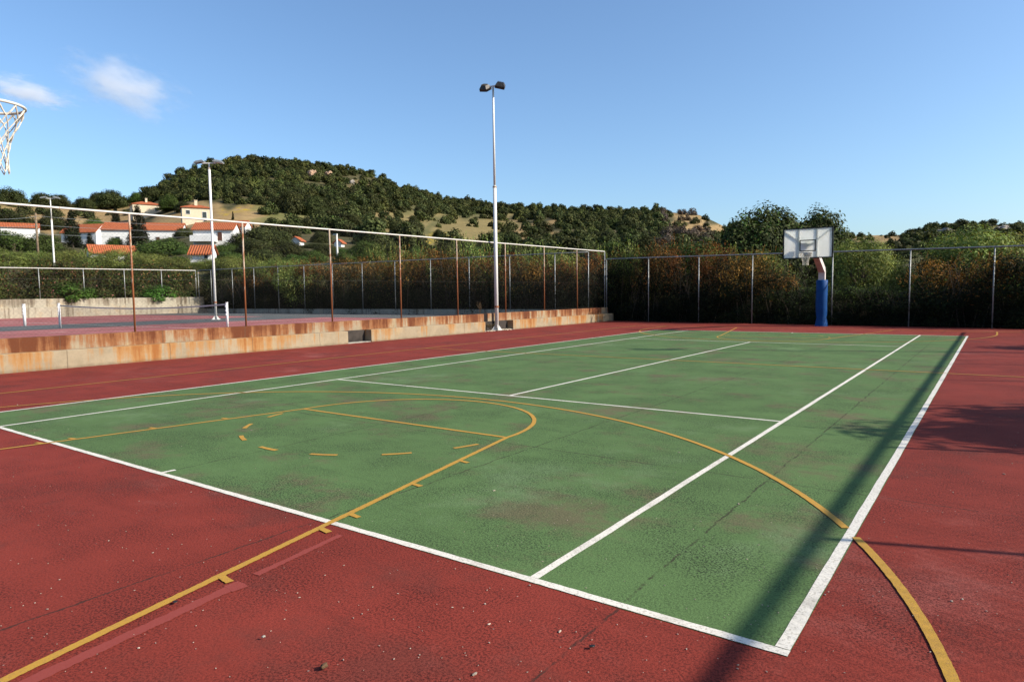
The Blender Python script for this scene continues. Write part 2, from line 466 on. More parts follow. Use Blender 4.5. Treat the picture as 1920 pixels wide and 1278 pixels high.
rnd = random.Random(7)
def strip(bm, pts, w, z, jit=.0020):
    P = [Vector((p[0], p[1])) for p in pts]
    Q = []
    for A, B in zip(P, P[1:]):
        L = (B-A).length; dist = math.hypot((A.x+B.x)/2-CAM[0], (A.y+B.y)/2-CAM[1])
        n = max(1, int(L/(.011 if dist < 6 else .03 if dist < 11 else .15)))
        Q += [A.lerp(B, i/n) for i in range(n)]
    Q.append(P[-1])
    prev = None
    ja = jb = 0.0
    for i, q in enumerate(Q):
        ja = ja*.6+rnd.uniform(-jit, jit); jb = jb*.6+rnd.uniform(-jit, jit)
        d = Q[min(i+1, len(Q)-1)] - Q[max(i-1, 0)]; d.normalize()
        nrm = Vector((-d.y, d.x))
        a = q + nrm*(w/2 + ja); b = q - nrm*(w/2 + jb)
        va = bm.verts.new((a.x, a.y, z)); vb = bm.verts.new((b.x, b.y, z))
        if prev: bm.faces.new((prev[0], prev[1], vb, va))
        prev = (va, vb)
def arc(cx, cy, r, a0, a1, n=60):
    return [(cx+r*math.cos(R(a0+(a1-a0)*i/n)), cy+r*math.sin(R(a0+(a1-a0)*i/n))) for i in range(n+1)]
bm = BM(); zw = .0042; lw = .06
strip(bm, [(-5.485, .03), (5.485, .03)], .056, zw)
strip(bm, [(-5.485, 23.74), (5.485, 23.74)], .06, zw)
for x in (-5.455, 5.45): strip(bm, [(x, .061), (x, 23.71)], .062, zw)
for x in (-4.115, 4.115): strip(bm, [(x, .061), (x, 23.71)], .055, zw)
for y in (5.485, 18.285): strip(bm, [(-4.087, y), (4.087, y)], .05, zw)
strip(bm, [(0, 5.51), (0, 18.26)], .055, zw)
for a, b in (((287, 890), (312, 884)),):
    A = ground(*a); strip(bm, [(A[0], .04), (A[0]+.01, .17)], .045, zw+.0008)
strip(bm, [(0, 23.5), (0, 23.7)], .05, zw)
tag(obj('white_tennis_lines', bm, M_WHITE), kind='structure')
bm = BM(); zy = .0064; yw = .052
def key(y0, s):
    fy = y0 + s*5.8
    for sx in (-1, 1):
        strip(bm, [(sx*3.0, y0), (sx*1.8, fy)], yw, zy+.0001*sx)
    strip(bm, [(-1.78, fy), (1.78, fy)], yw, zy+.0002)
    strip(bm, arc(0, fy, 1.8, 0, 180*s, 160), yw, zy+.0003)
    for a in range(14, 160, 24): strip(bm, arc(0, fy, 1.79, -s*a, -s*(a+9.6), 8), yw, zy+.0003)
    cy = y0 + s*1.575
    a1 = 0
    A = arc(0, cy, 6.25, 0, 180*s, 700)
    seg = []
    for p in A:
        if abs(abs(p[0])-5.45) < .037:
            if len(seg) > 1: strip(bm, seg, yw, zy+.0004, .0012)
            seg = []
        else: seg.append(p)
    if len(seg) > 1: strip(bm, seg, yw, zy+.0004)
    for sx in (-1, 1): strip(bm, [(sx*6.25, cy), (sx*6.25, y0)], yw, zy+.0004)
key(-2.84, 1); key(26.6, -1)
def tick(px, py, sx, n=.11):
    g = ground(px, py); x = sx*(3.0-1.2*(g[1]+2.84)/5.8); strip(bm, [(x+sx*.01, g[1]), (x+sx*(n+.02), g[1]-.02)], .045, zy+.0007)
for q in ((420, 1083), (608, 993), (664, 966), (782, 909), (873, 866)): tick(*q, 1)
for q in ((70, 829), (135, 822), (290, 803), (425, 785)): tick(*q, -1)
for x in (-7.8, 7.75): strip(bm, [(x, -2.84), (x, 26.6)], yw, zy)
for y in (-2.84, 26.6): strip(bm, [(-7.77, y), (7.72, y)], yw, zy+.0006)
strip(bm, [(-7.77, 11.87), (7.72, 11.87)], yw, zy+.0006)
tag(obj('yellow_basketball_lines', bm, M_YELLOW), kind='structure')
bm = BM()
strip(bm, [(2.93, -2.0), (2.80, -.98)], .075, .003, .004); strip(bm, [(2.75, -.95), (2.86, -.96)], .09, .0034, .004)
strip(bm, [(2.76, -.8), (2.66, -.1)], .05, .003, .004)
tag(obj('painted_over_line_traces', bm, M_GHOST), kind='structure')
bm = BM()
for x in (-26.2, -38.5, -19.8): strip(bm, [(x, -6), (x, 27)], .06, .343)
for y in (5.0, 12.2, 18.5, 27.6): strip(bm, [(-51, y), (-14, y)], .06, .346)
tag(obj('neighbouring_court_lines', bm, M_WHITE), kind='structure')

# light grit, leaf litter and pebbles lying on the court
def scatter_litter():
    rs = np.random.RandomState(3)
    n = 450
    px = rs.uniform(-60, 1980, n); py = 640 + 660*rs.uniform(0, 1, n)**.8
    P = np.array([ground(a, b) for a, b in zip(px, py)])
    P = P[(np.abs(P[:, 0]) < 11.2) & (P[:, 1] < 28)]
    bm = BM()
    for p in P:
        s = rs.uniform(.0016, .0036) if rs.rand() < .97 else rs.uniform(.004, .008)
        m = Matrix.Translation((p[0], p[1], .004)) @ Matrix.Rotation(rs.uniform(0, 6.3), 4, 'Z') @ Matrix.Diagonal((s*rs.uniform(1, 2.6), s, s*.7, 1))
        bmesh.ops.create_icosphere(bm, subdivisions=1, radius=1, matrix=m)
    tag(obj('court_grit', bm, simple('pale grit', (.36, .30, .24), .9, 0, .5, .8)), 'pale grit and crumbs scattered over the courts', 'grit', kind='stuff')
scatter_litter()
def litter(name, px, py, s, mat, label, cat, flat=.5):
    g = ground(px, py, .012); bm = BM()
    bmesh.ops.create_icosphere(bm, subdivisions=2, radius=1)
    for v in bm.verts: v.co *= 1+.35*math.sin(v.co.x*3+v.co.y*5+px)
    bmesh.ops.transform(bm, matrix=Matrix.Translation((0, 0, s*flat*.8)) @ Matrix.Rotation(px, 4, 'Z') @ Matrix.Diagonal((s*1.4, s, s*flat, 1)), verts=bm.verts)
    o = obj(name, bm, mat, smooth=True); o.location = g; tag(o, label, cat); return o
M_DRYLEAF = simple('dry leaf', (.12, .07, .035), .9, 0, .3, 30)
litter('pebble', 608, 1250, .012, M_DRYLEAF, 'dark pebble on the red surface at the lower edge left of centre', 'pebble', .7)
litter('dry_leaf', 329, 1128, .011, M_BLACK, 'black dry leaf lying on the yellow lane line near the bottom', 'leaf', .3)
litter('pebble', 494, 1194, .006, M_CONC, 'pale pebble on red paint beside the painted over line', 'pebble', .8)
litter('dry_leaf', 1110, 1211, .010, M_BLACK, 'black leaf on red paint right of the long crack', 'leaf', .3)

# ------------------------------------------------------------------ walls
def seg_wall(bm, x0, x1, y0, y1, z0, z1):
    vs = box(bm, (x0, y0, z0), (x1, y1, z1))
bm = BM()
gaps = [(12.40, 13.05), (19.55, 21.75)]
ys = [-16.0, 12.40, 13.12, 19.75, 21.85, 31.62]
t = empty('retaining_wall', (-11.85, 8, 0))
tag(t, 'long two-stepped concrete wall streaked orange with rust, beside the red surround', 'wall')
def wall_part(name, x0, x1, y0, y1, z0, z1, mat, par, chip=.012, n=.18):
    """a cast block whose long top edges are slightly uneven"""
    bm = BM(); rr = random.Random(int(y0*10)+len(name))
    m = max(2, int((y1-y0)/n)); prev = None
    o0 = Vector(par.location)
    for i in range(m+1):
        y = y0+(y1-y0)*i/m; c = rr.uniform(0, chip)
        ring = [bm.verts.new(Vector(p)-o0) for p in ((x1+0*c, y, z0), (x1-c*.25, y, z1-c-.012), (x1-.014-c, y, z1-c*.4), (x0, y, z1-c*.3), (x0, y, z0))]
        if prev:
            for k in range(5): bm.faces.new((prev[k], prev[(k+1) % 5], ring[(k+1) % 5], ring[k]))
        else: bm.faces.new(ring)
        prev = ring
    bm.faces.new(prev[::-1])
    return obj(name, bm, mat, par)
wall_part('upper_step', -12.2, -11.95, -16, 20.05, -.3, .76, M_WALL_UP, t)
wall_part('upper_step', -12.2, -11.95, 20.32, 31.62, -.3, .77, M_WALL_UP, t)
for a, b in ((-16.0, 12.15), (13.2, 19.7), (21.75, 31.64)):
    wall_part('lower_step', -11.93, -11.6, a, b, -.3, .43, M_WALL_LO, t)
# back sheets of the two drain recesses, in a near-black colour
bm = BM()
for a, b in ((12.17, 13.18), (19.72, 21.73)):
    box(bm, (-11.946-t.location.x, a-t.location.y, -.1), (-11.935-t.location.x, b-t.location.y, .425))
obj('recess_back', bm, simple('dark recess concrete', (.035, .028, .024), .9, 0, .4, 4), t)
bm = BM()
for a, b in ((12.17, 13.18), (19.72, 21.73)): box(bm, (-11.93-t.location.x, a-t.location.y, .0), (-11.62-t.location.x, b-t.location.y, .025))
obj('recess_sill', bm, M_CONC, t)
t2 = empty('terrace_wall', (-53.5, 10, .33))
tag(t2, 'pale weathered concrete wall in two courses at the back of the neighbouring court', 'wall')
wall_part('upper_course', -54.1, -53.52, -14, 30.9, .3, 1.77, M_WALL_GREY, t2, .05, .5)
wall_part('lower_course', -53.5, -53.3, -14, 30.3, .3, 1.12, M_WALL_GREY, t2, .03, .5)
t3 = empty('plinth_wall', (-30, 30.4, .33))
tag(t3, 'low shaded concrete plinth under the far fence of the neighbouring court', 'wall')
bm = BM(); box(bm, (-23.3, -.1, -.5), (17.6, .12, .35)); obj('plinth', bm, M_WALL_GREY, t3)

# ------------------------------------------------------------------ fences
def mesh_panel(A, B, zb0, zb1, zt0, zt1, cell=.075, r=.0010, parent=None):
    """woven wire: two families of slanting wires, clipped to the panel"""
    A = np.array(A, float); B = np.array(B, float); L = np.hypot(*(B-A)); d = (B-A)/L; nrm = np.array([-d[1], d[0]])
    Hh = max(zt0-zb0, zt1-zb1); V = []; F = []
    step = cell*1.414
    for fam in (1, -1):
        for s in np.arange(-Hh, L+Hh, step):
            # line: along = s + fam*h , h in 0..Hh
            h0, h1 = 0.0, Hh
            if fam == 1:
                h0 = max(h0, -s); h1 = min(h1, L-s)
            else:
                h0 = max(h0, s-L); h1 = min(h1, s)
            if h1-h0 < .02: continue
            pts = []
            for h in (h0, h1):
                al = s+fam*h; k = al/L
                z = zb0+(zb1-zb0)*k + h*((zt0-zb0)+((zt1-zb1)-(zt0-zb0))*k)/Hh
                xy = A + d*al + nrm*(.003*fam)
                pts.append(np.array([xy[0], xy[1], z]))
            ax = (pts[1]-pts[0]); ax /= np.linalg.norm(ax)
            u = np.array([nrm[0], nrm[1], 0]); w = np.cross(ax, u)
            b = len(V)
            for p in pts:
                for k in range(3):
                    a = 2*math.pi*k/3; V.append(p + (u*math.cos(a)+w*math.sin(a))*r)
            for k in range(3): F.append((b+k, b+(k+1) % 3, b+3+(k+1) % 3, b+3+k))
    me = np_mesh('wire_mesh', np.array(V) - np.array(parent.location), np.array(F))
    return link('wire_mesh', me, M_WIRE, parent)
def fence(label, posts, zb, zt, rpost, rrail, mpost, mrail, midwire=True, cell=.075, wire=.0010):
    """posts: list of (x, y); zb, zt lists of heights"""
    o0 = Vector((posts[0][0], posts[0][1], zb[0]))
    t = empty('chain_link_fence', o0)
    tag(t, label, 'fence')
    for (x, y), a, b in zip(posts, zb, zt):
        bm = BM(); lean = rnd.uniform(-.012, .012)
        tube(bm, [Vector((x, y, a-.05))-o0, Vector((x+lean*.3, y+lean*.3, (a+b)/2))-o0, Vector((x+lean, y+lean*.6, b))-o0], rpost, 8)
        obj('post', bm, M_GALV if (mpost is M_RUSTPOST and y > 31) else mpost, t, True)
    bm = BM(); tube(bm, [Vector((x, y, b+rrail*.6))-o0 for (x, y), b in zip(posts, zt)], rrail, 8)
    obj('top_rail', bm, mrail, t, True)
    if midwire:
        for k in (.03, .45):
            bm = BM(); tube(bm, [Vector((x, y, a+(b-a)*k))-o0 for (x, y), a, b in zip(posts, zb, zt)], .003, 4)
            obj('tension_wire', bm, M_WIRE, t)
    mesh_panel(posts[0], posts[-1], zb[0]+.03, zb[-1]+.03, zt[0], zt[-1], cell, wire, t)
    return t
# fence on the stepped wall, rusty posts under a white top rail
lp = [(-12.07, at_x(px, 500, -12.07)[1]) for px in (247, 457, 620, 750, 857, 947, 1020, 1082)]
ext = [(-12.07, lp[0][1]-3.2*k) for k in (3, 2, 1)]
lp = ext + lp + [(-12.07, 31.45)]
fence('tall chain link fence with rusty posts and a white top rail on the stepped wall', lp,
      [.74]*len(lp), list(np.interp([p[1] for p in lp], [-5, 2.6, 31.5], [3.74, 3.79, 3.95])), .026, .026, M_RUSTPOST, M_WHITEPIPE)
# far fence of the near court
fp = [(-12.0, 31.55)] + [tuple(far_line(px)) for px in (1216, 1310, 1410, 1560, 1705, 1862)] + [(9.2, 31.5-.12*21.2), (11.2, 31.5-.12*23.2)]
fence('grey chain link fence behind the far basketball hoop', fp, [0]*len(fp), list(np.interp([p[0] for p in fp], [-12, 11], [3.52, 3.06])), .025, .028, M_GALV, M_GALV)
# far fence of the neighbouring court
cp = [(-53.3, 30.3), (-51.2, 30.3), (-47.8, 30.3), (-44.6, 30.3), (-41.25, 30.3), (-37.9, 30.3), (-34.5, 30.3), (-31.2, 30.3), (-27.85, 30.3), (-24.5, 30.3), (-21.15, 30.3), (-17.95, 30.3), (-14.7, 30.3), (-12.6, 30.5)]
fence('grey chain link fence on the low plinth in front of the long dark hedge', cp, [.66]*len(cp), list(np.interp([p[0] for p in cp], [-53, -12], [4.18, 3.9])), .026, .025, M_GALV, M_GALV, cell=.09)
bp = [(-53.75, 30.3-3.13*k) for k in range(12)]
fence('low chain link fence on the pale terrace wall in front of the flowering hedge', bp, [1.74]*12, list(np.linspace(4.18, 3.98, 12)), .032, .034, M_GALV, M_WHITEPIPE, cell=.09)
# fence along the right-hand side of the near court, its shadow lies along the tram line
rp = [(11.25, 3.75+3.05*k) for k in range(-4, 9)]
fence('tall grey chain link fence along the right side of the near court', rp, [0]*len(rp), [3.95]*len(rp), .030, .037, M_GALV, M_GALV, wire=.0026, cell=.065)

# ------------------------------------------------------------------ light poles
def main_pole(loc, label, h=10.8, rz=0.0, step=6.3, head='tilt', rbase=.085):
    t = empty('floodlight_pole', loc, rz); tag(t, label, 'floodlight')
    bm = BM()
    tube(bm, [(0, 0, 0), (0, 0, step)], [rbase, rbase*.9], 16)
    tube(bm, [(0, 0, step), (0, 0, step+.04)], [rbase*.9, rbase*.62], 16, False)
    tube(bm, [(0, 0, step+.04), (0, 0, h-.1)], [rbase*.62, rbase*.5], 16)
    obj('pole', bm, M_POLE, t, True)
    bm = BM(); tube(bm, [(0, 0, step-.06), (0, 0, step+.01)], rbase*1.05, 16); obj('collar', bm, M_RUSTPOST, t)
    bm = BM(); tube(bm, [(0, 0, 1.0), (0, 0, 1.08)], rbase*1.25, 16); obj('clamp', bm, M_RUSTPOST, t)
    bm = BM(); box(bm, (-.2, -.2, 0), (.2, .2, .025))
    for a in range(4):
        m = Matrix.Rotation(a*math.pi/2+math.pi/4, 4, 'Z')
        vs = [bm.verts.new(m @ Vector(p)) for p in ((rbase*.9, -.008, .026), (.23, -.008, .026), (rbase*.9, -.008, .24), (rbase*.9, .008, .026), (.23, .008, .026), (rbase*.9, .008, .24))]
        for f in ((0, 1, 2), (5, 4, 3), (0, 3, 4, 1), (1, 4, 5, 2), (2, 5, 3, 0)): bm.faces.new([vs[i] for i in f])
    obj('base_plate', bm, M_POLE, t)
    bm = BM(); box(bm, (-.42, -.03, h-.1), (.42, .03, h-.04)); obj('crossbar', bm, M_METALWHITE, t)
    for s in (-1, 1):
        bm = BM()
        pts = [(-.21, -.18, 0), (.21, -.18, 0), (.21, .16, 0), (-.21, .16, 0)]
        lo = [bm.verts.new((x, y, -.06)) for x, y, z in pts]; mi = [bm.verts.new((x, y, .05)) for x, y, z in pts]
        up = [bm.verts.new((x*.66, y*.6, .17)) for x, y, z in pts]
        for A, B in ((lo, mi), (mi, up)):
            for k in range(4): bm.faces.new((A[k], A[(k+1) % 4], B[(k+1) % 4], B[k]))
        bm.faces.new(up); bm.faces.new(lo[::-1])
        for k in range(5):
            box(bm, (-.13+.055*k, -.10, .17), (-.12+.055*k, .08, .21))
        if head == 'tilt':
            m = Matrix.Translation((s*.36, -.02, h-.14)) @ Matrix.Rotation(R(20*s), 4, 'Z') @ Matrix.Rotation(R(30), 4, 'X') @ Matrix.Rotation(R(14), 4, 'Y')
        else:
            m = Matrix.Translation((s*.55, 0, h-.02)) @ Matrix.Rotation(R(10*s), 4, 'Y') @ Matrix.Diagonal((1.35, 1.1, .6, 1))
        bmesh.ops.transform(bm, matrix=m, verts=bm.verts)
        lb = obj('lamp_head', bm, M_LAMPBODY if head == 'tilt' else M_GALV, t)
        bm = BM(); box(bm, (-.19, -.16, -.068), (.19, .14, -.0605)); bmesh.ops.transform(bm, matrix=m, verts=bm.verts)
        obj('lens', bm, M_GLASS, lb)
        bm = BM(); tube(bm, [(s*.34, 0, h-.07), m @ Vector((0, .05, .1))], .022, 6); obj('bracket', bm, M_METALWHITE, lb)
    return t
main_pole((-11.78, 20.75, .02), 'tall white floodlight pole standing in the recess of the rusty stepped wall', 10.65, R(8))
g = ground(405, 599, .33)
main_pole((g[0], g[1], .33), 'white floodlight pole standing on the neighbouring court beyond its net', 9.35, R(38), 9.0, 'flat', .075)
P = at_depth(102, 500, 66); Pt = at_depth(97, 372, 66)
main_pole((P[0], P[1], 1.6), 'white floodlight pole rising behind the flowering hedge, leftmost of the three', Pt[2]-1.6, R(50), 8.0, 'flat', .085)
# the twin of the near pole on the right side: its shadow crosses the green court
main_pole((14.6, 20.4, 0), 'white floodlight pole beyond the right side fence', 10.8, R(25))

# ------------------------------------------------------------------ basketball hoops
def hoop(loc, rz, label):
    t = empty('basketball_hoop', loc, rz); tag(t, label, 'basketball hoop')
    bm = BM()
    # square post, elbow and arm swept in the y-z plane; local -y is towards the court
    def sweep(path, w):
        prev = None
        for i, (y, z) in enumerate(path):
            a = path[max(i-1, 0)]; b = path[min(i+1, len(path)-1)]
            dy, dz = b[0]-a[0], b[1]-a[1]; l = math.hypot(dy, dz); ny, nz = -dz/l, dy/l
            k = w[i]
            ring = [bm.verts.new(p) for p in ((-k, y+ny*k, z+nz*k), (k, y+ny*k, z+nz*k), (k, y-ny*k, z-nz*k), (-k, y-ny*k, z-nz*k))]
            if prev:
                for q in range(4): bm.faces.new((prev[q], prev[(q+1) % 4], ring[(q+1) % 4], ring[q]))
            else: bm.faces.new(ring)
            prev = ring
        bm.faces.new(prev[::-1])
    sweep([(0, 0), (0, 2.36), (-.05, 2.46), (-2.55, 3.42), (-3.45, 3.42)], [.13, .13, .13, .11, .09])
    bmesh.ops.recalc_face_normals(bm, faces=bm.faces)
    obj('post', bm, M_REDPAINT, t)
    bm = BM()
    prof = [(.27, 0), (.265, .04), (.235, .22), (.20, .38), (.225, .52), (.235, 1.0), (.232, 1.6), (.235, 2.0), (.20, 2.03), (.0, 2.031)]
    rings = []
    for r_, z in prof:
        rings.append([bm.verts.new((max(r_, .001)*math.cos(a)*(1+.04*math.sin(3*a+z*4)), max(r_, .001)*math.sin(a)*(1+.03*math.cos(2*a+z*3)), z)) for a in [2*math.pi*k/24 for k in range(24)]])
    for A, B in zip(rings, rings[1:]):
        for k in range(24): bm.faces.new((A[k], A[(k+1) % 24], B[(k+1) % 24], B[k]))
    obj('padding', bm, M_PAD, t, True)
    yb = -3.65
    bm = BM(); box(bm, (-.875, yb, 2.88), (.875, yb+.02, 4.0)); bd = obj('backboard', bm, M_BOARD, t)
    bm = BM()
    for lo, hi in (((-.92, 0, 2.84), (.92, 0, 2.88)), ((-.92, 0, 4.0), (.92, 0, 4.04)), ((-.92, 0, 2.88), (-.875, 0, 4.0)), ((.875, 0, 2.88), (.92, 0, 4.0))):
        box(bm, (lo[0], yb-.012, lo[2]), (hi[0], yb+.05, hi[2]))
    obj('edge_frame', bm, M_BLACK, bd)
    bm = BM()
    x0, x1, z0, z1, q = -.295, .295, 3.12, 3.57, .036
    for lo, hi in (((x0, z0), (x1, z0+q)), ((x0, z1-q), (x1, z1)), ((x0, z0+q), (x0+q, z1-q)), ((x1-q, z0+q), (x1, z1-q))):
        box(bm, (lo[0], yb-.004, lo[1]), (hi[0], yb-.0005, hi[1]))
    obj('target_rectangle', bm, M_BLACK, bd)
    bm = BM()
    for x in (-.33, .33): box(bm, (x-.03, yb+.0225, 2.89), (x+.03, yb+.05, 3.99))
    for a, b in (((-.86, 3.96), (-.02, 3.3)), ((.86, 3.96), (.02, 3.3)), ((-.3, 3.42), (.3, 3.42))):
        tube(bm, [(a[0], yb+.044, a[1]), (b[0], yb+.044, b[1])], .02, 6)
    box(bm, (-.12, yb+.066, 3.3), (.12, yb+.12, 3.54))
    obj('support_frame', bm, M_METALWHITE, t)
    rc = (0, yb-.40, 3.05)
    bm = BM(); torus(bm, rc, .23, .011)
    for x in (-.1, .1): tube(bm, [(x, yb-.02, 3.05), (x*1.1, rc[1]+.205, 3.05)], .011, 6)
    for x in (-.1, .1): tube(bm, [(x, yb-.02, 2.93), (x*1.5, rc[1]+.17, 3.035)], .008, 6)
    box(bm, (-.14, yb-.02, 2.9), (.14, yb-.006, 3.09))
    rim = obj('rim', bm, M_WHITEPIPE, t, True)
    bm = BM(); rr = random.Random(5)
    n = 12; levels = [(.228, 3.04), (.20, 2.96), (.155, 2.87), (.125, 2.79), (.11, 2.71), (.105, 2.63), (.11, 2.56)]
    for k in range(n):
        for lv in range(len(levels)-1):
            (r0, z0), (r1, z1) = levels[lv], levels[lv+1]
            off = .5 if lv % 2 else 0
            a0 = 2*math.pi*(k+off)/n
            for da in (-.5, .5):
                a1 = a0 + 2*math.pi*da/n
                w = rr.uniform(-.008, .008)
                tube(bm, [(rc[0]+r0*math.cos(a0), rc[1]+r0*math.sin(a0), z0), (rc[0]+(r0+r1)/2*math.cos((a0+a1)/2)+w, rc[1]+(r0+r1)/2*math.sin((a0+a1)/2), (z0+z1)/2-.006), (rc[0]+r1*math.cos(a1), rc[1]+r1*math.sin(a1), z1)], .0042 if lv else .006, 5, False)
    obj('net', bm, M_ROPE, t)
    return t
hoop((-.06, 29.05, 0), R(2.6), 'basketball hoop with a blue padded post at the far end of the court')
hoop((.05, -5.165, 0), R(180), 'near basketball hoop whose white rim and net hang in at the left edge')

# ------------------------------------------------------------------ tennis net and posts on the neighbouring court
M_NETPOST = rust_paint('chalky white post paint', (.72, .72, .74), .36, (.20, .19, .20))
def net_post(px, py, h, label, group='net posts on the neighbouring court', r=.05):
    g = ground(px, py, .33); t = empty('net_post', (g[0], g[1], .33)); tag(t, label, 'post', group)
    bm = BM(); tube(bm, [(0, 0, 0), (0, 0, h)], r, 14); obj('pole', bm, M_NETPOST, t, True)
    bm = BM(); tube(bm, [(0, 0, h), (0, 0, h+.03)], r*1.15, 14)
    for z in (h-.16, h-.34, h-.5): box(bm, (-.03, -r-.02, z), (.03, -r+.005, z+.05))
    obj('cap', bm, M_NETPOST, t); return g
pa = net_post(427, 616.5, 1.08, 'white net post with dark fittings nearest the rusty wall')
pb = net_post(113, 615, 1.13, 'grey-white net post at the far end of the sagging net')
net_post(47, 611, 1.10, 'bright white net post standing alone near the left edge', r=.065)
t = empty('tennis_net', pa); tag(t, 'sagging tennis net strung between two white posts on the neighbouring court', 'net')
A = Vector(pa)+Vector((0, 0, 1.05)); B = Vector(pb)+Vector((0, 0, 1.08)); o0 = Vector(pa)
def sag(k): return A.lerp(B, k) - Vector((0, 0, .16*4*k*(1-k))) - o0
bm = BM()
pts = [sag(i/30) for i in range(31)]
prev = None
for p in pts:
    ring = [bm.verts.new(p+Vector(q)) for q in ((.012, .012, .0), (-.012, -.012, 0), (-.012, -.012, -.055), (.012, .012, -.055))]
    if prev:
        for q in range(4): bm.faces.new((prev[q], prev[(q+1) % 4], ring[(q+1) % 4], ring[q]))
    prev = ring
obj('top_band', bm, simple('grey white net band', (.50, .49, .47), .9), t)
bm = BM()
for i in range(1, 200):
    p = sag(i/200); tube(bm, [p-Vector((0, 0, .05)), Vector((p.x, p.y, .06))], .0028, 3, False)
for j in range(14):
    k = j/14
    tube(bm, [Vector((p.x, p.y, .06+(p.z-.11)*k)) for p in pts], .0028, 3, False)
obj('netting', bm, simple('black net cord', (.02, .02, .02), .9), t)

# ------------------------------------------------------------------ foliage
def unit(v): return v/np.maximum(np.linalg.norm(v, axis=-1, keepdims=True), 1e-9)
def leaves(C, N, L, Wd, rs):
    """one four-cornered leaf per centre"""
    n = len(C)
    t = unit(np.cross(N, rs.normal(size=(n, 3)))); b = np.cross(N, t)
    L = L*rs.uniform(.65, 1.3, (n, 1)); Wd = Wd*rs.uniform(.7, 1.2, (n, 1))
    V = np.stack([C-t*L/2, C+b*Wd/2+N*L*.06, C+t*L/2, C-b*Wd/2+N*L*.06], 1).reshape(-1, 3)
    F = np.arange(4*n).reshape(n, 4)
    return V, F
PAL = {
    'oak':    [(.036, .045, .014), (.052, .061, .019), (.074, .081, .026), (.026, .034, .010)],
    'mid':    [(.058, .10, .022), (.08, .13, .028), (.042, .072, .016), (.10, .145, .035)],
    'olive':  [(.16, .215, .05), (.21, .26, .07), (.11, .15, .035), (.25, .27, .09), (.21, .22, .05)],
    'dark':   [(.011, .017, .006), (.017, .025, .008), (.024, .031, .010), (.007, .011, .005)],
    'rust':   [(.20, .082, .018), (.26, .115, .028), (.13, .056, .015), (.32, .17, .05), (.07, .045, .015)],
    'flower': [(.04, .062, .016), (.065, .09, .022), (.09, .105, .03), (.085, .055, .022), (.022, .034, .010)],
    'dry':    [(.12, .085, .045), (.16, .12, .07), (.09, .07, .04)],
    'bright': [(.055, .12, .018), (.075, .15, .025), (.04, .085, .015)],
    'purple': [(.07, .05, .042), (.09, .065, .05), (.05, .042, .03)],
}
